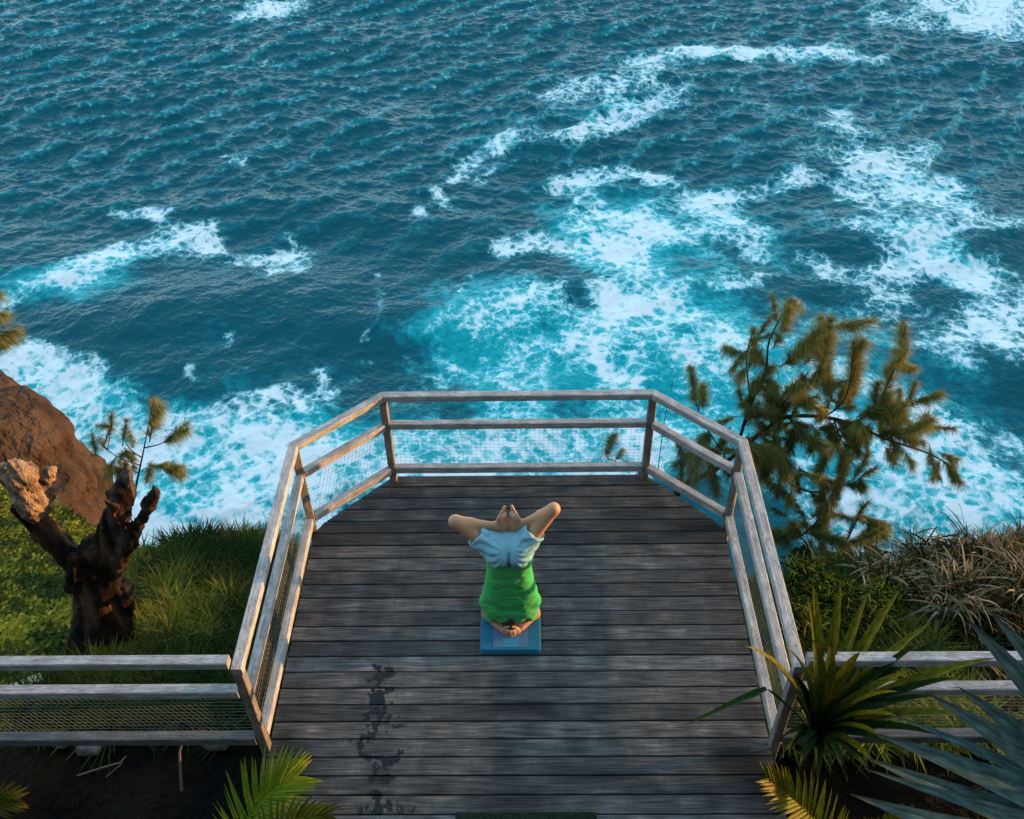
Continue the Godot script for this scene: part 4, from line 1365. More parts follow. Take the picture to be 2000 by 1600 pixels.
func trees() -> void:
	needle_tree("she_oak_tree", Vector3(3.6, -2.6, -8.3), "feathery she-oak with golden needle sprays leaning over the sea right of the deck", [[Vector3(2.77,0.11,-8.29),Vector3(2.78,0.91,-8.06),0.15],[Vector3(2.73,-0.49,-8.69),Vector3(2.57,0.27,-8.47),0.13],[Vector3(2.95,-0.34,-8.51),Vector3(3.22,-0.02,-8.54),0.25],[Vector3(2.87,0.20,-7.94),Vector3(3.11,0.56,-7.99),0.23],[Vector3(3.12,-0.08,-8.24),Vector3(3.42,0.08,-8.48),0.22],[Vector3(3.23,-0.14,-8.02),Vector3(3.21,0.69,-8.00),0.20],[Vector3(3.55,-0.65,-8.49),Vector3(3.43,-0.13,-8.34),0.21],[Vector3(3.81,-0.91,-8.52),Vector3(3.75,-0.05,-8.54),0.24],[Vector3(3.99,-0.99,-8.70),Vector3(3.97,-0.50,-8.75),0.17],[Vector3(4.30,-1.04,-8.63),Vector3(4.42,-0.19,-8.74),0.23],[Vector3(3.90,-0.62,-8.03),Vector3(4.10,-0.44,-8.13),0.21],[Vector3(4.39,-1.23,-8.32),Vector3(4.28,-0.53,-8.08),0.24],[Vector3(4.20,-0.73,-7.79),Vector3(4.44,-0.41,-7.68),0.21],[Vector3(4.56,-1.08,-8.26),Vector3(4.88,-1.15,-8.37),0.19],[Vector3(5.07,-1.73,-8.67),Vector3(5.21,-2.07,-8.44),0.16],[Vector3(5.13,-1.56,-8.28),Vector3(5.43,-2.16,-8.47),0.13],[Vector3(4.92,-1.37,-8.16),Vector3(5.09,-1.36,-8.03),0.15],[Vector3(2.00,-0.62,-8.18),Vector3(1.82,0.14,-7.97),0.13],[Vector3(2.22,-1.21,-8.81),Vector3(2.18,-0.83,-8.79),0.17],[Vector3(2.93,-0.81,-8.35),Vector3(3.23,-0.62,-8.56),0.21],[Vector3(2.95,-0.41,-8.14),Vector3(3.10,-0.15,-7.97),0.18],[Vector3(3.85,-0.84,-8.20),Vector3(4.15,-0.80,-8.32),0.19],[Vector3(2.59,-0.99,-7.93),Vector3(2.90,-1.14,-7.92),0.31],[Vector3(2.84,-1.18,-8.29),Vector3(3.20,-1.57,-8.16),0.33],[Vector3(2.96,-1.89,-8.69),Vector3(3.24,-2.33,-8.53),0.22],[Vector3(3.01,-1.22,-8.10),Vector3(3.12,-1.52,-7.96),0.23],[Vector3(2.77,-1.51,-8.64),Vector3(2.92,-1.89,-8.49),0.27],[Vector3(3.20,-1.39,-8.64),Vector3(3.64,-1.81,-8.85),0.19],[Vector3(3.12,-0.83,-7.91),Vector3(3.40,-0.84,-7.73),0.18],[Vector3(3.56,-0.87,-7.89),Vector3(3.75,-1.31,-7.90),0.20],[Vector3(4.05,-1.70,-8.55),Vector3(4.19,-2.75,-8.79),0.23],[Vector3(3.88,-1.68,-8.14),Vector3(3.81,-2.21,-8.03),0.20],[Vector3(3.69,-1.90,-7.93),Vector3(3.80,-2.46,-8.04),0.15],[Vector3(4.50,-1.70,-8.61),Vector3(4.63,-1.86,-8.54),0.20],[Vector3(4.43,-1.17,-7.96),Vector3(4.44,-1.19,-7.73),0.14],[Vector3(3.54,-2.09,-8.68),Vector3(3.61,-2.56,-8.69),0.15],[Vector3(3.19,-1.59,-7.87),Vector3(3.20,-1.96,-7.90),0.14],[Vector3(3.27,-2.94,-8.20),Vector3(3.74,-2.91,-8.44),0.18],[Vector3(3.65,-2.69,-8.11),Vector3(3.95,-2.59,-7.90),0.26],[Vector3(4.05,-2.75,-7.94),Vector3(4.36,-2.25,-7.75),0.15],[Vector3(4.18,-2.56,-8.12),Vector3(4.34,-2.31,-8.25),0.15],[Vector3(4.38,-2.61,-8.01),Vector3(4.63,-2.71,-8.15),0.18],[Vector3(3.75,-2.67,-7.94),Vector3(4.10,-3.43,-8.15),0.28],[Vector3(3.52,-2.97,-7.94),Vector3(3.99,-3.45,-8.11),0.21],[Vector3(4.17,-3.18,-8.44),Vector3(4.50,-3.77,-8.53),0.22],[Vector3(3.33,-2.41,-8.09),Vector3(3.16,-2.41,-8.25),0.13],[Vector3(3.76,-2.81,-8.41),Vector3(3.99,-2.79,-8.66),0.16],[Vector3(2.66,-0.97,-8.56),Vector3(2.55,-0.64,-8.60),0.12],[Vector3(2.64,-1.28,-8.73),Vector3(2.44,-1.31,-8.67),0.14],[Vector3(2.67,-0.62,-8.43),Vector3(2.82,-0.16,-8.32),0.18],[Vector3(2.13,-1.27,-8.13),Vector3(1.87,-1.53,-8.16),0.21],[Vector3(2.00,-1.42,-7.90),Vector3(2.06,-1.01,-7.83),0.21],[Vector3(2.21,-1.17,-7.96),Vector3(2.39,-1.89,-8.04),0.20],[Vector3(2.76,-0.44,-8.25),Vector3(2.91,-0.80,-8.40),0.16],[Vector3(3.15,-0.24,-7.75),Vector3(3.36,-0.46,-7.88),0.15],[Vector3(3.66,-0.90,-8.57),Vector3(3.67,-1.39,-8.78),0.17],[Vector3(2.51,-1.76,-8.57),Vector3(2.59,-1.97,-8.44),0.20],[Vector3(2.69,-0.69,-8.08),Vector3(2.54,-0.68,-8.27),0.16],[Vector3(2.96,-1.17,-8.44),Vector3(3.14,-0.87,-8.48),0.21],[Vector3(3.06,-0.58,-8.12),Vector3(3.32,-0.46,-8.14),0.18],[Vector3(3.36,-0.93,-8.21),Vector3(3.43,-1.04,-8.04),0.14],[Vector3(3.83,-0.85,-8.05),Vector3(3.98,-1.34,-8.12),0.14],[Vector3(3.01,-1.31,-8.36),Vector3(2.86,-1.12,-8.42),0.21],[Vector3(2.59,-1.46,-8.73),Vector3(2.53,-1.93,-8.88),0.19],[Vector3(4.36,-1.12,-8.54),Vector3(4.57,-1.39,-8.63),0.20],[Vector3(3.75,-0.67,-8.51),Vector3(3.87,-0.93,-8.47),0.16],[Vector3(3.21,-1.31,-7.78),Vector3(3.37,-1.21,-7.64),0.14],[Vector3(3.56,-1.20,-7.98),Vector3(3.46,-1.39,-7.85),0.16],[Vector3(1.02,-1.38,-8.19),Vector3(1.07,-0.88,-7.98),0.14],[Vector3(1.81,-0.99,-8.09),Vector3(1.91,-1.29,-8.09),0.13],[Vector3(4.35,-1.51,-8.77),Vector3(4.39,-1.98,-8.77),0.13],[Vector3(3.78,-1.31,-8.62),Vector3(3.90,-1.80,-8.80),0.15]], [[0.050,[Vector3(1.88,-2.37,-8.33),Vector3(2.04,-2.06,-8.33),Vector3(2.25,-1.89,-8.33),Vector3(2.45,-1.73,-8.33),Vector3(2.70,-1.38,-8.33),Vector3(2.96,-1.04,-8.33)]],[0.022,[Vector3(2.60,-1.31,-8.32),Vector3(2.65,-0.73,-8.32),Vector3(2.75,-0.28,-8.32),Vector3(2.72,0.21,-8.32),Vector3(2.86,0.70,-8.32)]],[0.012,[Vector3(2.61,-0.56,-8.26),Vector3(2.49,-0.00,-8.26),Vector3(2.51,0.39,-8.26)]],[0.028,[Vector3(2.97,-1.05,-8.35),Vector3(3.13,-0.95,-8.35),Vector3(3.49,-0.95,-8.35),Vector3(3.87,-1.06,-8.35),Vector3(4.35,-1.32,-8.35),Vector3(4.89,-1.55,-8.35),Vector3(5.25,-1.78,-8.35)]],[0.018,[Vector3(3.15,-0.85,-8.29),Vector3(3.27,-0.36,-8.29),Vector3(3.35,0.02,-8.29),Vector3(3.32,0.45,-8.29)]],[0.015,[Vector3(3.83,-0.99,-8.27),Vector3(4.08,-0.73,-8.27),Vector3(4.17,0.15,-8.27)]],[0.020,[Vector3(2.97,-1.06,-8.34),Vector3(3.19,-1.88,-8.34),Vector3(3.56,-2.19,-8.34),Vector3(3.81,-2.26,-8.34),Vector3(3.89,-2.76,-8.34)]],[0.012,[Vector3(3.42,-1.83,-8.35),Vector3(4.02,-2.11,-8.35),Vector3(4.24,-1.91,-8.35)]],[0.040,[Vector3(5.59,-4.58,-8.33),Vector3(4.79,-3.93,-8.33),Vector3(4.18,-3.48,-8.33),Vector3(3.86,-3.40,-8.33),Vector3(3.46,-3.47,-8.33)]],[0.018,[Vector3(3.83,-3.34,-8.28),Vector3(3.62,-3.00,-8.28),Vector3(3.31,-3.11,-8.28)]],[0.016,[Vector3(3.62,-3.01,-8.29),Vector3(3.77,-2.75,-8.29),Vector3(3.83,-2.39,-8.29)]],[0.016,[Vector3(4.18,-3.46,-8.34),Vector3(4.27,-3.19,-8.34),Vector3(4.53,-3.11,-8.34),Vector3(4.70,-2.85,-8.34)]],[0.012,[Vector3(4.25,-3.15,-8.31),Vector3(4.30,-2.77,-8.31),Vector3(4.36,-2.41,-8.31)]],[0.012,[Vector3(2.94,-0.99,-8.28),Vector3(2.99,-0.72,-8.28),Vector3(3.19,-0.41,-8.28)]],[0.012,[Vector3(3.54,-0.92,-8.31),Vector3(3.72,-0.61,-8.31),Vector3(3.65,0.13,-8.31)]],[0.010,[Vector3(4.19,-1.19,-8.28),Vector3(4.37,-1.16,-8.28),Vector3(4.41,-0.71,-8.28)]],[0.010,[Vector3(4.30,-1.22,-8.24),Vector3(4.48,-1.04,-8.24),Vector3(4.77,-0.98,-8.24)]],[0.012,[Vector3(2.68,-1.33,-8.28),Vector3(2.43,-1.48,-8.28),Vector3(2.15,-1.42,-8.28),Vector3(1.89,-1.64,-8.28)]],[0.010,[Vector3(2.41,-1.45,-8.31),Vector3(2.09,-0.89,-8.31),Vector3(1.89,-0.17,-8.31)]],[0.012,[Vector3(2.71,-1.32,-8.34),Vector3(2.94,-1.48,-8.34),Vector3(3.16,-2.08,-8.34)]],[0.010,[Vector3(3.12,-0.94,-8.32),Vector3(3.41,-1.28,-8.32),Vector3(3.64,-1.41,-8.32)]],[0.010,[Vector3(3.65,-0.96,-8.30),Vector3(3.81,-1.30,-8.30),Vector3(3.95,-1.52,-8.30),Vector3(3.96,-2.47,-8.30)]],[0.008,[Vector3(1.76,-1.78,-8.25),Vector3(1.05,-1.51,-8.25),Vector3(1.10,-1.13,-8.25)]],[0.006,[Vector3(1.67,-1.79,-8.27),Vector3(1.68,-0.84,-8.27),Vector3(1.73,-0.21,-8.27)]]], 5.0, 0.22, 190)
	needle_tree("she_oak_sapling", Vector3(-4.0, -2.2, -7.7), "small thin she-oak sapling on the cliff edge behind the dead stump", [[Vector3(-4.75,-0.91,-7.91),Vector3(-4.62,-0.66,-8.04),0.12],[Vector3(-4.66,-0.73,-7.55),Vector3(-4.58,-0.36,-7.51),0.12],[Vector3(-4.53,-0.91,-7.90),Vector3(-4.38,-0.53,-7.94),0.12],[Vector3(-4.46,-1.09,-7.71),Vector3(-4.75,-1.27,-7.88),0.14],[Vector3(-4.03,-0.55,-7.58),Vector3(-3.94,-0.12,-7.78),0.18],[Vector3(-4.03,-0.51,-7.75),Vector3(-3.87,-0.17,-7.75),0.16],[Vector3(-3.96,-0.71,-7.74),Vector3(-3.65,-0.40,-7.69),0.18],[Vector3(-3.75,-0.47,-7.58),Vector3(-3.46,-0.17,-7.35),0.11],[Vector3(-4.38,-1.44,-7.81),Vector3(-4.19,-1.02,-7.73),0.14],[Vector3(-4.34,-0.65,-7.60),Vector3(-4.35,-0.93,-7.71),0.14],[Vector3(-4.66,-1.17,-7.95),Vector3(-4.56,-1.24,-7.71),0.14],[Vector3(-4.41,-1.08,-7.80),Vector3(-4.63,-1.46,-7.89),0.12],[Vector3(-4.48,-0.58,-7.50),Vector3(-4.48,-0.37,-7.46),0.10],[Vector3(-4.06,-1.09,-7.71),Vector3(-3.93,-0.90,-7.58),0.08],[Vector3(-4.44,-0.97,-7.93),Vector3(-4.36,-0.63,-7.83),0.09]], [[0.014,[Vector3(-4.54,-1.63,-7.65),Vector3(-4.37,-1.21,-7.65),Vector3(-4.21,-0.84,-7.65),Vector3(-4.09,-0.55,-7.65),Vector3(-3.88,-0.05,-7.65)]],[0.008,[Vector3(-4.24,-0.90,-7.70),Vector3(-4.32,-0.80,-7.70),Vector3(-4.36,-0.63,-7.70),Vector3(-4.26,-0.34,-7.70)]],[0.008,[Vector3(-4.14,-0.69,-7.64),Vector3(-3.91,-0.61,-7.64),Vector3(-3.64,-0.37,-7.64)]],[0.008,[Vector3(-4.33,-1.07,-7.75),Vector3(-4.50,-0.97,-7.75),Vector3(-4.63,-0.82,-7.75),Vector3(-4.72,-0.60,-7.75)]],[0.006,[Vector3(-4.59,-0.76,-7.69),Vector3(-4.42,-0.36,-7.69)]],[0.006,[Vector3(-4.35,-1.16,-7.71),Vector3(-4.47,-1.09,-7.71),Vector3(-4.63,-1.10,-7.71)]],[0.006,[Vector3(-4.28,-1.07,-7.66),Vector3(-4.17,-0.98,-7.66)]],[0.005,[Vector3(-4.28,-1.15,-7.74),Vector3(-4.01,-1.06,-7.74)]]], 4.0, 0.15, 9)
	needle_tree("she_oak_tree", Vector3(-6.2, -2.2, -8.5), "she-oak branch reaching in at the left edge above the brown rock", [[Vector3(-6.08,0.43,-8.38),Vector3(-5.44,0.71,-8.22),0.19],[Vector3(-6.19,0.14,-8.49),Vector3(-5.61,0.22,-8.60),0.20],[Vector3(-6.39,-0.15,-8.68),Vector3(-5.80,-0.01,-8.74),0.18],[Vector3(-6.11,0.66,-8.54),Vector3(-5.74,0.60,-8.76),0.19]], [[0.020,[Vector3(-8.21,-0.06,-8.50),Vector3(-6.88,0.28,-8.50),Vector3(-6.07,0.31,-8.50),Vector3(-5.60,0.27,-8.50)]],[0.010,[Vector3(-6.06,0.34,-8.51),Vector3(-5.54,0.81,-8.51)]]], 4.0, 0.12, 0)


func stump() -> void:
	var o := base("dead_tree_stump", Vector3(-4.04, -1.0, -5.2), "charred dark tree stump with forked broken limbs on the grassy slope", "tree stump")
	var k: Array = []
	var f := Vector3(-3.52,0.43,-5.20)
	var b := Vector3(-4.02, -1.05, -5.2)
	k.append([b, f, 0.20, 0.165])
	k.append([b + Vector3(-0.2, -0.1, 0.1), f + Vector3(-0.1, -0.5, 0.06), 0.14, 0.09])
	k.append([b + Vector3(0.24, -0.1, 0.08), f + Vector3(0.12, -0.4, 0.05), 0.13, 0.09])
	k.append([b + Vector3(0.05, -0.1, 0.2), f + Vector3(0.0, -0.3, 0.12), 0.12, 0.08])
	# left limb
	k.append([Vector3(-3.71,0.23,-5.20), Vector3(-3.85,0.66,-5.20), 0.11, 0.095])
	k.append([Vector3(-3.85,0.66,-5.20), Vector3(-3.89,1.08,-5.15), 0.095, 0.10])
	# middle limb
	k.append([Vector3(-3.54,0.30,-5.20), Vector3(-3.25,0.85,-5.22), 0.12, 0.10])
	k.append([Vector3(-3.25,0.85,-5.22), Vector3(-3.13,1.03,-5.25), 0.09, 0.055])
	# right limb
	k.append([Vector3(-3.56,0.02,-5.15), Vector3(-3.17,0.65,-5.12), 0.085, 0.062])
	k.append([Vector3(-3.17,0.65,-5.12), Vector3(-2.79,1.24,-5.10), 0.062, 0.030])
	# stub
	k.append([Vector3(-3.79,0.15,-5.05), Vector3(-3.58,0.64,-5.00), 0.05, 0.042])
	var ends := [[Vector3(-3.10,1.13,-5.25), Vector3(0.16, 0.9, -0.1), 0.075], [Vector3(-2.82,1.20,-5.10), Vector3(0.45, 0.85, 0.0), 0.018], [Vector3(-3.19,1.02,-5.20), Vector3(0.0, 1.0, 0.1), 0.08]]
	for q in ends:
		for e in (7 if q[2] > 0.05 else 3):
			var dd := ((q[1] as Vector3) + rvec() * (0.3 if q[2] > 0.05 else 0.14)).normalized()
			var p0: Vector3 = (q[0] as Vector3) + rvec() * q[2] * 0.75 - dd * 0.08
			k.append([p0, p0 + dd * rnd(0.18, 0.34), 0.030, 0.004])
	var n1 := noise(51, 2.2, 4)
	var n2 := noise(52, 11.0, 3)
	var sh := body(k, 0.021, 42.0, func(q: Vector3, d: float) -> float:
		return d + 0.05 * absf(n1.get_noise_3d(q.x * 3.2, q.y * 0.5, q.z * 3.2)) + 0.035 * absf(n2.get_noise_3d(q.x * 1.3, q.y * 0.16, q.z * 1.3)) - 0.012 + 0.012 * n2.get_noise_3d(q.x, q.y * 0.8, q.z), func(q: Vector3, nn: Vector3) -> Color:
		var t := clampf(0.42 + 1.3 * n1.get_noise_3d(q.x * 2.6 + 9.0, q.y * 0.45, q.z * 2.6), 0.0, 1.0)
		var c := Color(0.014, 0.011, 0.010).lerp(Color(0.15, 0.078, 0.045), t * t)
		var pale := smoothstep(0.05, 0.35, n1.get_noise_3d(q.x * 2.0, q.y * 0.4 + 30.0, q.z * 2.0)) * smoothstep(-3.45, -3.1, q.x)
		return c.lerp(Color(0.20, 0.16, 0.14), pale * 0.7))
	var bm := mat(Color.WHITE, 0.9, 0.25)
	bm.vertex_color_use_as_albedo = true
	bm.uv1_triplanar = true
	bm.uv1_scale = Vector3(4.0, 1.0, 4.0)
	bm.heightmap_enabled = true
	bm.heightmap_texture = tex(noise(53, 0.04, 5).get_seamless_image(512, 512))
	bm.heightmap_scale = 3.0
	part("trunk", sh, bm, o)
	# the pale broken end of the left limb
	var e: Array = [[Vector3(-3.76,1.46,-5.12), Vector3(-3.76,1.18,-5.06), 0.10, 0.10], [Vector3(-3.76,1.18,-5.06), Vector3(-3.77,1.02,-5.03), 0.085, 0.03], [Vector3(-3.82,1.45,-5.15), Vector3(-3.72,1.45,-5.10), 0.075, 0.075], [Vector3(-3.58,1.41,-5.20), Vector3(-3.72,1.07,-5.16), 0.045, 0.07], [Vector3(-3.86,1.28,-5.10), Vector3(-3.83,1.09,-5.06), 0.05, 0.04]]
	for k2 in 7:
		var p0: Vector3 = Vector3(-3.78,1.40,-5.12) + rvec() * 0.08
		e.append([p0, p0 + (Vector3(-0.35, 0.85, 0.1) + rvec() * 0.35).normalized() * rnd(0.12, 0.22), 0.03, 0.005])
	var es := body(e, 0.016, 45.0, func(q: Vector3, d: float) -> float:
		return d + 0.014 * absf(n1.get_noise_3d((q.x * 0.9 + q.y * 0.45) * 9.0, (q.y * 0.9 - q.x * 0.45) * 1.5, q.z * 6.0)) + 0.034 * n2.get_noise_3d((q.x * 0.9 + q.y * 0.45) * 2.2, (q.y * 0.9 - q.x * 0.45) * 0.35, q.z * 1.2), func(q: Vector3, _n: Vector3) -> Color:
		return Color(0.42, 0.28, 0.18).lerp(Color(0.17, 0.11, 0.075), clampf(0.4 + 1.4 * n2.get_noise_3dv(q * 0.8), 0, 1)))
	tag(part("broken_limb_end", es, bm, o), "pale splintered wood at the broken end of the left limb")


func rock() -> void:
	var k: Array = [[Vector3(-9.6, -3.0, -11.2), Vector3(-8.2, -3.3, -10.2), 1.3, 1.1], [Vector3(-8.2, -3.3, -10.2), Vector3(-6.95, -3.5, -8.95), 1.05, 0.64], [Vector3(-7.5, -3.15, -9.75), Vector3(-7.35, -3.2, -9.6), 0.98, 0.95], [Vector3(-8.0, -4.8, -10.6), Vector3(-6.9, -4.4, -9.2), 1.3, 0.9], [Vector3(-6.95, -3.5, -8.95), Vector3(-6.0, -3.25, -8.3), 0.62, 0.36]]
	var n1 := noise(81, 0.9, 5)
	var sh := body(k, 0.075, 5.0, func(q: Vector3, d: float) -> float:
		return d + 0.24 * n1.get_noise_3d(q.x, q.y * 1.2, q.z), func(q: Vector3, nn: Vector3) -> Color:
		var t := clampf(0.5 + 1.2 * n1.get_noise_3dv(q * 1.7 + Vector3.ONE * 20.0), 0, 1)
		return Color(0.085, 0.054, 0.036).lerp(Color(0.038, 0.026, 0.020), t))
	var m := mat(Color.WHITE, 0.95, 0.2)
	m.vertex_color_use_as_albedo = true
	m.uv1_triplanar = true
	m.uv1_scale = Vector3.ONE * 0.5
	m.heightmap_enabled = true
	m.heightmap_texture = tex(noise(83, 0.02, 6).get_seamless_image(512, 512))
	m.heightmap_scale = 14.0
	var o := part("rock_outcrop", sh, m)
	tag(o, "large rounded brown rock dropping to the foam at the left edge", "rock")


func tuft(blades: int, h: float, w: float, spread: float, broad: bool) -> ArrayMesh:
	var s := Shape.new()
	for k in blades:
		var an := rnd(0, TAU)
		var lean := rnd(0.1, 1.0) * spread
		var out := Vector3(cos(an), 0, sin(an))
		var root := out * rnd(0.0, 0.02) + Vector3(0, -0.02, 0)
		var hh := h * rnd(0.55, 1.0)
		var c := Color(1, 1, 1) * rnd(0.65, 1.2)
		if broad:
			# a stalk with a rounded leaf
			var at := root + out * lean * h + Vector3(0, hh, 0)
			var d := (out + Vector3(rnd(-0.4, 0.4), rnd(-0.3, 0.5), rnd(-0.4, 0.4))).normalized()
			s.strap(at, at + d * w * 0.5, at + d * w, at + d * w * 1.5 + Vector3(0, -w * 0.2, 0), w, 0.25, c, c, 4, Vector3.UP, 0.5)
		else:
			var tip := root + out * lean * h * 1.2 + Vector3(0, hh, 0)
			var mid := root + Vector3(0, hh * 0.7, 0) + out * lean * h * 0.25
			var side := out.cross(Vector3.UP) * w
			var a := s.put(root - side, c * 0.55)
			var b := s.put(root + side, c * 0.55)
			var q := s.put(mid + side * 0.8, c)
			var r := s.put(mid - side * 0.8, c)
			s.quad(a, b, q, r)
			s.tri(r, q, s.put(tip, c * 1.25))
	return s.mesh()


func scatter(called: String, label: String, meshes: Array, where: Callable, count: int, x0: float, x1: float, z0: float, z1: float, tint: Callable, size: Vector2) -> void:
	var got := []
	var cols := []
	for k in count:
		var x := rnd(x0, x1)
		var z := rnd(z0, z1)
		var w: float = where.call(x, z)
		if rng.randf() > w:
			continue
		var y := ground_height(x, z)
		var b := Basis(Vector3.UP, rnd(0, TAU)) * Basis(Vector3.RIGHT, rnd(-0.25, 0.25))
		got.push_back(Transform3D(b.scaled(Vector3.ONE * rnd(size.x, size.y)), Vector3(x, y, z)))
		cols.push_back(tint.call(x, z))
	var mt := leaf_mat(0.4, 0.6)
	for e in meshes.size():
		var mm := MultiMesh.new()
		mm.transform_format = MultiMesh.TRANSFORM_3D
		mm.use_colors = true
		mm.mesh = meshes[e]
		var idx := range(e, got.size(), meshes.size())
		mm.instance_count = idx.size()
		for k in idx.size():
			mm.set_instance_transform(k, got[idx[k]])
			mm.set_instance_color(k, cols[idx[k]])
		var o := MultiMeshInstance3D.new()
		o.multimesh = mm
		o.material_override = mt
		o.name = numbered(called)
		add_child(o, true)
		tag(o, label, "plants" if called != "grass" else "grass", "", "stuff")


func ground_cover() -> void:
	var pn := noise(101, 0.7, 3)
	var warm := func(x: float, z: float) -> Color:
		var t := clampf(0.5 + 0.9 * pn.get_noise_2d(x, z) + 0.8 * pn.get_noise_2d(x * 4.0, z * 4.0) + rnd(-0.35, 0.35), 0, 1)
		return Color(0.036, 0.062, 0.009).lerp(Color(0.38, 0.32, 0.026), t * t) * rnd(0.7, 1.2)
	var grassy := func(x: float, z: float) -> Color:
		var t := clampf(0.3 + 1.2 * pn.get_noise_2d(x + 20.0, z) + rnd(-0.25, 0.25) + smoothstep(-6.6, -7.5, z) * 0.4, 0, 1)
		return Color(0.014, 0.034, 0.006).lerp(Color(0.20, 0.19, 0.022), t * t) * rnd(0.7, 1.25)
	var left_ok := func(x: float, z: float) -> float:
		var e := lookup(edge, x)
		if z < e - 0.25:
			return 0.0
		if Vector2(x + 4.02, z + 5.1).length() < 0.42:
			return 0.05
		return 1.0 if z < -4.15 else (0.4 if z < -3.9 else 0.0)
	scatter("ground_cover", "yellow-green leafy ground cover on the slope around the stump", [tuft(12, 0.10, 0.045, 0.9, true)], func(x: float, z: float) -> float: return left_ok.call(x, z) * smoothstep(-3.3, -4.1, x), 24000, -11.0, -3.2, -11.5, -3.95, warm, Vector2(0.3, 0.95))
	scatter("grass", "dark green grass on the slope between stump and deck railing", [tuft(14, 0.30, 0.010, 0.8, false), tuft(12, 0.24, 0.012, 1.0, false)], func(x: float, z: float) -> float: return left_ok.call(x, z) * smoothstep(-4.3, -3.5, x) * (0.75 if z > -5.5 else 1.0), 5200, -4.4, -1.95, -7.7, -3.8, grassy, Vector2(0.7, 1.5))
	scatter("leaf_litter", "small dark weeds on the shaded soil below the left fence", [tuft(7, 0.06, 0.03, 1.2, true)], func(x: float, z: float) -> float: return clampf(pn.get_noise_2d(x * 2.0, z * 2.0) * 1.6, 0, 1), 420, -4.6, -2.0, -3.5, -2.4, func(_x: float, _z: float) -> Color: return Color(0.008, 0.018, 0.005).lerp(Color(0.025, 0.015, 0.008), rng.randf()), Vector2(0.3, 0.8))
	scatter("leaf_litter", "small dark weeds on the shaded soil below the right fence", [tuft(7, 0.06, 0.03, 1.2, true)], func(x: float, z: float) -> float: return clampf(pn.get_noise_2d(x * 2.0 + 9.0, z * 2.0) * 1.6, 0, 1), 420, 2.0, 4.6, -3.6, -2.4, func(_x: float, _z: float) -> Color: return Color(0.008, 0.018, 0.005).lerp(Color(0.025, 0.015, 0.008), rng.randf()), Vector2(0.3, 0.8))
	scatter("grass", "bright green low growth beyond the right fence beside the deck", [tuft(14, 0.22, 0.008, 0.9, false)], func(x: float, z: float) -> float: return (1.0 if z > lookup(edge, x) - 0.2 else 0.0) * smoothstep(3.9, 3.2, x), 3600, 1.95, 4.0, -6.8, -3.8, func(x: float, z: float) -> Color: return Color(0.012, 0.034, 0.006).lerp(Color(0.18, 0.19, 0.018), clampf(0.4 + 1.2 * pn.get_noise_2d(x, z + 40.0) + rnd(-0.3, 0.3), 0, 1)) * rnd(0.7, 1.2), Vector2(0.7, 1.6))
	scatter("grass", "straw-coloured low growth on the cliff edge at far right", [tuft(14, 0.22, 0.008, 0.9, false)], func(x: float, z: float) -> float: return (1.0 if z > lookup(edge, x) - 0.3 else 0.0) * smoothstep(3.0, 3.6, x), 2600, 3.0, 8.0, -8.2, -3.8, func(x: float, z: float) -> Color: return Color(0.018, 0.032, 0.008).lerp(Color(0.21, 0.15, 0.06), clampf(0.4 + 1.2 * pn.get_noise_2d(x, z + 40.0) + rnd(-0.3, 0.3), 0, 1)) * rnd(0.6, 1.2), Vector2(0.7, 1.5))


func bushy(called: String, at: Vector3, label: String, category: String, group: String, count: int, ln: float, w: float, rad: float, up: float, cols: Array, droop: float) -> void:
	var o := base(called, at, label, category, group)
	var s := Shape.new()
	for k in count:
		var d := (rvec() + Vector3(0, up, 0)).normalized()
		d.y = absf(d.y) * 0.9 + 0.05
		var p := at + Vector3(rng.randfn() * rad * 0.35, rnd(0.0, rad * 0.9), rng.randfn() * rad * 0.35)
		var l := ln * rnd(0.5, 1.15)
		var c: Color = cols[rng.randi() % cols.size()]
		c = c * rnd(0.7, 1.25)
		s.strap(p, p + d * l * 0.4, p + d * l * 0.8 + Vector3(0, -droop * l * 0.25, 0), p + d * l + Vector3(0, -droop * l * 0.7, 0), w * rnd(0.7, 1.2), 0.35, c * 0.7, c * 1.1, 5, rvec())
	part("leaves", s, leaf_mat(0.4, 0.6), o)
	var t := Shape.new()
	for k in 6:
		var q := at + Vector3(rnd(-1, 1) * rad * 0.4, rad * 0.8, rnd(-1, 1) * rad * 0.4)
		t.tube([at + Vector3(0, -0.2, 0), at.lerp(q, 0.5) + rvec() * 0.03, q], 0.014, 0.005, 5, Color(0.05, 0.035, 0.025), Color(0.06, 0.04, 0.03))
	part("stems", t, leaf_mat(0.0, 0.9), o)


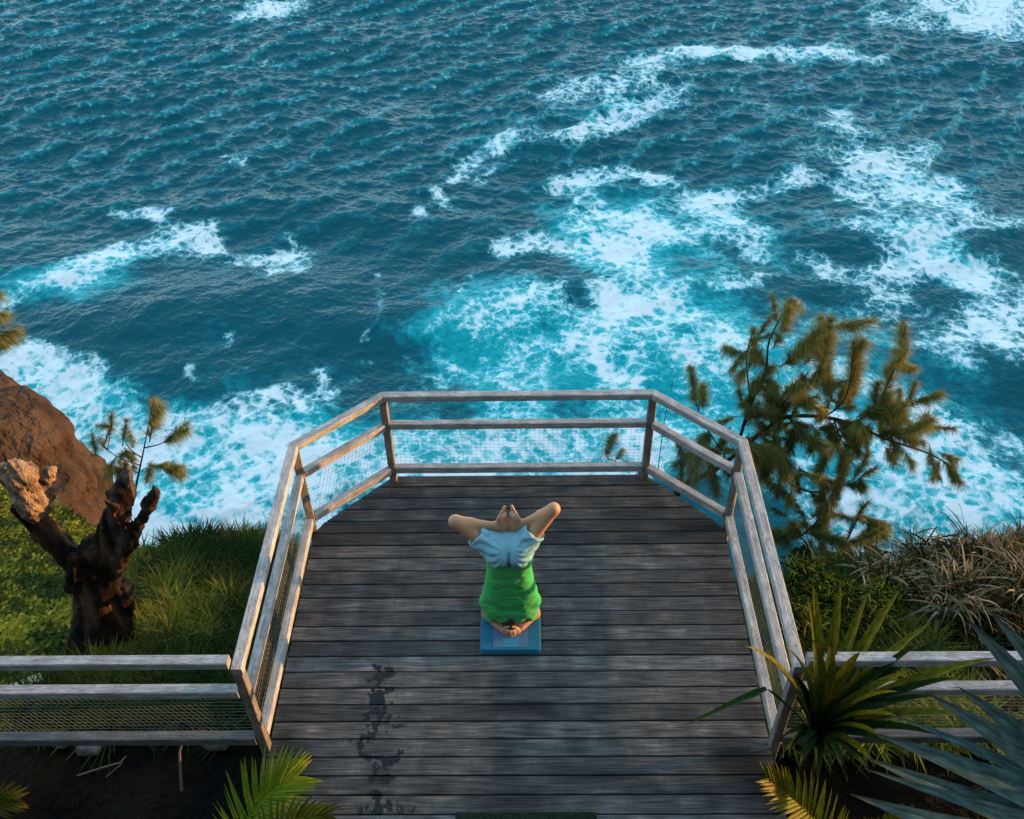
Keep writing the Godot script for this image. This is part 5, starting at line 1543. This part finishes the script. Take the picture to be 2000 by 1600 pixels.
func right_bank() -> void:
	var straw := [Color(0.40, 0.27, 0.15), Color(0.26, 0.17, 0.09), Color(0.09, 0.10, 0.025), Color(0.52, 0.40, 0.26), Color(0.04, 0.035, 0.018), Color(0.03, 0.045, 0.012)]
	var where := [Vector3(3.57,-1.10,-5.97), Vector3(4.08,-1.20,-6.24), Vector3(4.49,-1.10,-6.22), Vector3(4.76,-1.00,-6.01), Vector3(4.73,-0.90,-5.62), Vector3(4.10,-0.90,-5.63)]
	var say := ["dry straw-coloured clump beside the she-oak's lowest branch", "dry straw clump on the cliff edge left of the tallest clump", "tallest dry straw clump on the right cliff edge with pinkish tips", "dry reddish clump by the right edge of the picture", "dry clump behind the blue-grey palm fan's upper tips", "dry tangled clump behind the pale strap-leaved plant"]
	for k in where.size():
		bushy("dry_grass_clump", where[k], say[k], "shrub", "dry clumps on the right cliff edge", 330, 0.40 + 0.06 * (k % 3), 0.018, 0.30, 0.5, straw, 0.5)
	var greens := [Color(0.015, 0.042, 0.008), Color(0.10, 0.15, 0.016), Color(0.008, 0.022, 0.006), Color(0.20, 0.20, 0.02)]
	var gw := [Vector3(2.71,-0.90,-5.88), Vector3(2.89,-0.75,-5.52), Vector3(2.47,-0.55,-5.10), Vector3(3.07,-0.65,-5.22), Vector3(3.37,-0.80,-5.50)]
	var gs := ["bright green narrow-leaved shrub against the deck railing under the she-oak", "green narrow-leaved shrub in the middle of the right bank", "dark green shrub behind the near right railing post", "dark green shrub behind the top of the right fence rail", "olive shrub between the green bank and the dry clumps"]
	for k in gw.size():
		bushy("green_shrub", gw[k], gs[k], "shrub", "green shrubs right of the deck", 420, 0.17, 0.017, 0.26, 0.6, greens, 0.5)
	# pale strap-leaved plant
	var at := Vector3(3.84,-0.75,-5.31)
	var o := base("strap_leaf_plant", at, "pale grey-green plant with long arching strap leaves among the dry clumps", "plant")
	var m := blade_mat(0.4, 0.5)
	for q in [[-0.34, 0.30, 0.1, 0.35], [-0.42, 0.12, 0.05, 0.5], [-0.18, 0.42, -0.05, 0.3], [0.05, 0.46, 0.0, 0.2], [0.22, 0.40, 0.05, 0.5], [0.3, 0.2, 0.12, 0.55], [-0.1, 0.36, 0.2, 0.6], [0.12, 0.25, 0.25, 0.5], [-0.28, 0.2, 0.25, 0.4], [0.33, 0.34, -0.1, 0.6]]:
		var s := Shape.new()
		var e := at + Vector3(q[0] * 1.2, q[1] * 0.6 - q[3] * 0.25, q[2])
		var t := at + Vector3(q[0] * 0.7, q[1] + 0.15, q[2] * 0.6)
		s.strap(at, at + Vector3(q[0] * 0.2, 0.3, 0), t, e, 0.030, 0.4, Color(0.16, 0.19, 0.12), Color(0.30, 0.30, 0.20), 9)
		part("leaf", s, m, o)


func spiky_plant() -> void:
	var c := Vector3(2.03, 0.52, -3.47)
	var o := base("spiky_screw_pine", Vector3(2.05, -0.3, -3.45), "dark green spiky plant with long sword leaves leaning over the near right railing post", "plant")
	var m := blade_mat(0.55, 0.45)
	var tips := [Vector3(1.91,1.63,-3.90), Vector3(1.84,1.66,-3.75), Vector3(2.11,1.59,-3.95), Vector3(2.34,1.39,-4.00), Vector3(2.55,1.44,-4.00), Vector3(2.88,1.18,-3.80), Vector3(3.10,1.23,-3.60), Vector3(2.84,1.16,-3.50), Vector3(2.15,1.61,-3.30), Vector3(2.29,1.48,-3.20), Vector3(2.30,1.36,-3.10), Vector3(2.20,1.28,-3.00), Vector3(2.19,1.01,-3.00), Vector3(1.98,1.06,-2.95), Vector3(1.87,0.85,-2.95), Vector3(1.56,1.87,-3.25), Vector3(1.37,1.74,-3.35), Vector3(1.76,2.03,-3.15), Vector3(1.61,2.18,-3.10), Vector3(1.97,1.89,-3.20), Vector3(2.64,1.26,-3.70), Vector3(2.90,1.03,-3.30), Vector3(2.70,0.96,-3.20), Vector3(2.47,0.95,-3.10), Vector3(2.79,1.21,-3.90), Vector3(1.75,0.95,-3.00), Vector3(2.69,1.11,-3.40), Vector3(2.52,1.25,-3.50)]
	var rr := RandomNumberGenerator.new()
	rr.seed = 8
	for k in 22:
		var an := rr.randf() * TAU
		tips.push_back(c + Vector3(maxf(-0.2, cos(an) * rr.randf_range(0.2, 0.5)), rr.randf_range(-0.12, 0.62), sin(an) * rr.randf_range(0.25, 0.5)))
	for k in tips.size():
		var t: Vector3 = tips[k]
		var s := Shape.new()
		var d := t - c
		var l := d.length()
		var lift := Vector3(0, 0.22 * l + (0.1 if d.y > 0.2 else 0.16), 0)
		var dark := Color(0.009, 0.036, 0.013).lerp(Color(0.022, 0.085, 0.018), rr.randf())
		var tipc := Color(0.32, 0.31, 0.022) if k % 3 == 0 or k in [8, 9, 10, 11, 15, 16, 17, 18, 19, 0, 1, 2, 3, 4] else Color(0.03, 0.06, 0.012)  # yellow sunlight painted into the tips of some leaves
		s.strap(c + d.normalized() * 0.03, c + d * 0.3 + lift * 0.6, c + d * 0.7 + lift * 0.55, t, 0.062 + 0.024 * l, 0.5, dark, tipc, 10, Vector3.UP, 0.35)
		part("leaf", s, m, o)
	# the leaf that is bent over the railing
	var bend := Vector3(1.52,1.44,-3.25)
	var s := Shape.new()
	s.strap(c, c.lerp(bend, 0.4) + Vector3(0, 0.05, 0), c.lerp(bend, 0.8), bend, 0.05, 0.5, Color(0.012, 0.04, 0.014), Color(0.02, 0.09, 0.02), 5, Vector3.UP, 0.9)
	var e := Vector3(1.02,1.28,-3.10)
	s.strap(bend, bend.lerp(e, 0.3) + Vector3(0, 0.01, 0), bend.lerp(e, 0.7), e, 0.05, 0.5, Color(0.02, 0.10, 0.025), Color(0.10, 0.11, 0.015), 7, Vector3.UP, 0.1)
	tag(part("leaf", s, m, o), "green leaf bent over the railing with its tip above the boards")
	var t := Shape.new()
	t.tube([Vector3(2.12, -0.5, -3.40), Vector3(2.08, -0.1, -3.44), c - Vector3(0, 0.05, 0)], 0.07, 0.05, 8, Color(0.05, 0.035, 0.025), Color(0.05, 0.04, 0.02))
	part("stem", t, m, o, true)


# a feather leaf: a bowed midrib with leaflets on both sides
func feather(o: Node3D, a: Vector3, m1: Vector3, m2: Vector3, b: Vector3, ln: float, count: int, c0: Color, c1: Color, m: Material, side_up := Vector3.UP) -> void:
	var rib := Shape.new()
	var pts := []
	for k in 9:
		pts.push_back(a.bezier_interpolate(m1, m2, b, k / 8.0))
	rib.tube(pts, 0.011, 0.003, 5, c0, c1)
	part("midrib", rib, m, o, true)
	for k in count:
		for sd: float in [-1.0, 1.0]:
			var t := 0.08 + 0.92 * (k + 0.5 * (0.5 + 0.5 * sd)) / count
			var p := a.bezier_interpolate(m1, m2, b, t)
			var d := a.bezier_derivative(m1, m2, b, t).normalized()
			var s := d.cross(side_up).normalized() * sd
			var nn := s.cross(d) * sd
			var l := ln * (0.55 + 0.6 * sin(PI * minf(t * 0.9 + 0.12, 1.0))) * rnd(0.85, 1.1)
			var out := (s * lerpf(1.0, 0.45, t) + d * lerpf(0.5, 1.1, t) + nn * rnd(0.1, 0.35)).normalized()
			var e := p + out * l + Vector3(0, -0.12 * l, 0)
			var sh := Shape.new()
			var cc := c0.lerp(c1, clampf(t + rnd(-0.3, 0.3), 0, 1))
			sh.strap(p, p + out * l * 0.35, p + out * l * 0.7 + Vector3(0, -0.02 * l, 0), e, 0.036, 0.45, cc, cc.lerp(Color(0.22, 0.17, 0.02), rnd(0.1, 0.6)), 5, nn, 0.3)
			part("leaflet", sh, m, o)


func palms() -> void:
	var m := blade_mat(0.6, 0.4)
	var g0 := Color(0.20, 0.42, 0.034)
	var g1 := Color(0.46, 0.56, 0.040)
	var o := base("feather_palm", Vector3(-1.93,-0.02,-3.00), "bright green feather palm leaf reaching over the left edge of the deck", "palm")
	feather(o, Vector3(-1.98,-0.07,-2.95), Vector3(-1.83,0.39,-2.95), Vector3(-1.64,0.61,-3.05), Vector3(-1.49,0.55,-3.15), 0.36, 26, g0, g1, m, Vector3(-0.5, 0.6, 0.6))
	feather(o, Vector3(-1.89,0.00,-2.85), Vector3(-1.71,0.39,-2.85), Vector3(-1.46,0.67,-2.85), Vector3(-1.20,0.67,-2.85), 0.26, 20, g1, Color(0.26, 0.20, 0.02), m, Vector3(0, 0.7, 0.7))
	var o2 := base("feather_palm", Vector3(2.52,-0.20,-3.00), "yellow-green feather palm leaf below the spiky plant at the bottom edge", "palm")
	feather(o2, Vector3(2.24,-0.19,-3.00), Vector3(2.07,0.12,-3.00), Vector3(1.85,0.45,-3.05), Vector3(1.63,0.63,-3.10), 0.30, 24, g1, Color(0.25, 0.21, 0.02), m, Vector3(0.5, 0.6, 0.6))
	feather(o2, Vector3(2.22,-0.21,-2.90), Vector3(2.24,0.18,-2.90), Vector3(2.35,0.41,-2.90), Vector3(2.57,0.48,-2.90), 0.24, 20, g1, Color(0.26, 0.21, 0.02), m, Vector3(0, 0.7, 0.7))
	var o3 := base("feather_palm", Vector3(-3.75,-0.01,-3.00), "dark green feather palm leaf at the bottom left corner", "palm")
	feather(o3, Vector3(-3.87,0.14,-3.00), Vector3(-3.67,0.37,-3.00), Vector3(-3.51,0.48,-3.05), Vector3(-3.40,0.38,-3.10), 0.20, 13, Color(0.03, 0.08, 0.012), Color(0.09, 0.12, 0.015), m, Vector3(0, 0.7, 0.7))


func blue_fan() -> void:
	var o := base("blue_fan_palm", Vector3(2.4, -0.4, -1.7), "large blue-grey fan palm with stiff pointed segments in the bottom right corner", "palm")
	var m := blade_mat(0.04, 0.5)
	var hub := Vector3(2.73,2.54,-1.75)
	var tips := [Vector3(1.57,3.87,-2.00), Vector3(1.72,3.77,-2.10), Vector3(1.53,3.48,-1.95), Vector3(1.71,3.36,-2.05), Vector3(1.36,3.29,-1.90), Vector3(1.34,3.20,-1.85), Vector3(1.32,3.21,-1.80), Vector3(1.28,3.11,-1.75), Vector3(1.36,3.01,-1.70), Vector3(1.85,3.73,-2.15), Vector3(1.54,3.08,-2.10), Vector3(1.95,3.82,-2.15)]
	var cuts := [Vector3(2.03,3.41,-1.85), Vector3(2.12,3.39,-1.90), Vector3(2.08,3.11,-1.85), Vector3(2.16,3.06,-1.90), Vector3(1.99,3.05,-1.80), Vector3(2.01,2.84,-1.78), Vector3(1.95,2.93,-1.74), Vector3(1.91,2.79,-1.70), Vector3(1.95,2.70,-1.66), Vector3(2.23,3.31,-1.95), Vector3(2.11,2.98,-1.90), Vector3(2.28,3.31,-1.95)]
	for k in tips.size():
		var t: Vector3 = tips[k]
		var mid: Vector3 = cuts[k]
		var s := Shape.new()
		var c := Color(0.165, 0.285, 0.275) * rnd(0.85, 1.15)
		s.strap(hub, hub.lerp(mid, 0.6), mid, t, 0.15 if k not in [6, 10] else 0.08, 0.12, c, c * 1.15, 10, Vector3(-0.3, 0.7, 0.65), 0.45)
		part("leaf_segment", s, m, o)
	var st := Shape.new()
	st.tube([Vector3(2.5, -0.6, -1.4), hub.lerp(Vector3(2.5, -0.6, -1.4), 0.5) + Vector3(0.1, 0, 0.1), hub], 0.035, 0.02, 7, Color(0.04, 0.06, 0.04), Color(0.05, 0.08, 0.07))
	part("leaf_stalk", st, m, o, true)


func small_things() -> void:
	var rm := mat(Color.WHITE, 0.85, 0.3)
	rm.vertex_color_use_as_albedo = true
	var nz := noise(121, 6.0, 3)
	var st := [[Vector3(-3.31,-0.20,-3.78), 0.085, "round pale stone on the dark soil under the left fence"], [Vector3(-2.33,-0.20,-3.83), 0.10, "flat pale stone under the left fence beside the near post"], [Vector3(-3.54,-0.20,-3.83), 0.07, "half-buried brown stone left of the round stone"]]
	for q in st:
		var p: Vector3 = q[0]
		var r: float = q[1]
		var s := body([[p + Vector3(-r * 0.5, 0, 0), p + Vector3(r * 0.5, 0, 0), r * 0.62, r * 0.58]], 0.014, 40.0, func(v: Vector3, d: float) -> float: return d + 0.012 * nz.get_noise_3dv(v * 1.5), func(v: Vector3, _n: Vector3) -> Color: return Color(0.16, 0.145, 0.13) * (1.0 + 0.6 * nz.get_noise_3dv(v * 3.0)))
		tag(part("stone", s, rm), q[2], "stone", "stones under the left fence")
	var roots := [[[Vector3(-3.48,-0.33,-3.49), Vector3(-3.35,-0.25,-3.59), Vector3(-3.15,-0.20,-3.63), Vector3(-3.04,-0.22,-3.68), Vector3(-3.00,-0.20,-3.72)], 0.010, "thin bare root curling over the dark soil below the fence"], [[Vector3(-2.52,-0.25,-3.47), Vector3(-2.52,-0.10,-3.57), Vector3(-2.52,0.00,-3.64), Vector3(-2.50,0.05,-3.69), Vector3(-2.45,0.02,-3.71)], 0.012, "upright pale forked twig in front of the left fence"], [[Vector3(-3.27,-0.33,-3.51), Vector3(-3.14,-0.27,-3.58), Vector3(-3.03,-0.24,-3.69)], 0.007, "second thin root beside the curling root"], [[Vector3(1.70,0.02,-3.62), Vector3(1.83,0.03,-3.64), Vector3(1.95,0.05,-3.68), Vector3(1.96,-0.10,-3.64)], 0.006, "dry vine tangled at the foot of the near right post"]]
	for q in roots:
		var s := Shape.new()
		s.tube(q[0], q[1], q[1] * 0.5, 6, Color(0.13, 0.10, 0.08), Color(0.20, 0.15, 0.11))
		tag(part("dry_twig", s, rm, self, true), q[2], "twig", "dry twigs by the fences")
	var s := Shape.new()
	s.beam(Vector3(-4.25,-0.35,-4.38), Vector3(-4.03,-0.40,-4.55), 0.09, 0.03, Vector3.ZERO, Vector3.ZERO, 0.004, Color(1.5, 1.0, 0.6))  # orange tint paints sunlight onto the pale wood
	tag(part("loose_plank", s, rail_mat), "loose pale plank lying behind the left fence", "plank")


func _ready() -> void:
	rng.seed = 20240
	var cam := Camera3D.new()
	cam.name = "camera"
	cam.fov = 46.124
	cam.near = 0.05
	cam.far = 12000.0
	cam.transform = Transform3D(Basis(Vector3(0.99984854, -0.01647588, -0.00560701), Vector3(0.00860507, 0.74803781, -0.66360032), Vector3(0.01512765, 0.66345157, 0.74806629)).orthonormalized(), Vector3(0.0793, 6.6051, 0.0))
	add_child(cam)
	cam.current = true
	var we := WorldEnvironment.new()
	we.name = "environment"
	var env := Environment.new()
	env.background_mode = Environment.BG_SKY
	var sky := Sky.new()
	var sm := ProceduralSkyMaterial.new()
	sm.sky_top_color = Color(0.46, 0.57, 0.65)
	sm.sky_horizon_color = Color(0.86, 0.98, 1.0)
	sm.sky_curve = 0.19
	sm.sky_energy_multiplier = 1.25
	sm.ground_bottom_color = Color(0.10, 0.16, 0.18)
	sm.ground_horizon_color = Color(0.55, 0.62, 0.66)
	sm.sun_angle_max = 60.0
	sm.sun_curve = 0.4
	sky.sky_material = sm
	env.sky = sky
	env.tonemap_mode = Environment.TONE_MAPPER_LINEAR
	env.tonemap_exposure = 1.7
	env.sdfgi_enabled = true
	env.ssao_enabled = true
	env.ssil_enabled = true
	we.environment = env
	add_child(we)
	var sun := DirectionalLight3D.new()
	sun.name = "sun"
	sun.light_color = Color(1.0, 0.76, 0.46)
	sun.light_energy = 1.6
	sun.light_angular_distance = 0.5
	sun.shadow_enabled = true
	add_child(sun)
	var el := deg_to_rad(4.8)
	var az := deg_to_rad(11.0)
	sun.look_at_from_position(Vector3.ZERO, -Vector3(cos(el) * cos(az), sin(el), -cos(el) * sin(az)), Vector3.UP)

	var t0 := Time.get_ticks_msec()
	sea()
	print("sea ", Time.get_ticks_msec() - t0)
	ground()
	added_headland()
	added_hillside()
	rock()
	timber_materials()
	leaf_texture()
	print("timber ", Time.get_ticks_msec() - t0)
	deck()
	railing()
	fences()
	person()
	print("person ", Time.get_ticks_msec() - t0)
	mats()
	stump()
	trees()
	print("trees ", Time.get_ticks_msec() - t0)
	ground_cover()
	right_bank()
	spiky_plant()
	palms()
	blue_fan()
	small_things()
	print("all ", Time.get_ticks_msec() - t0)
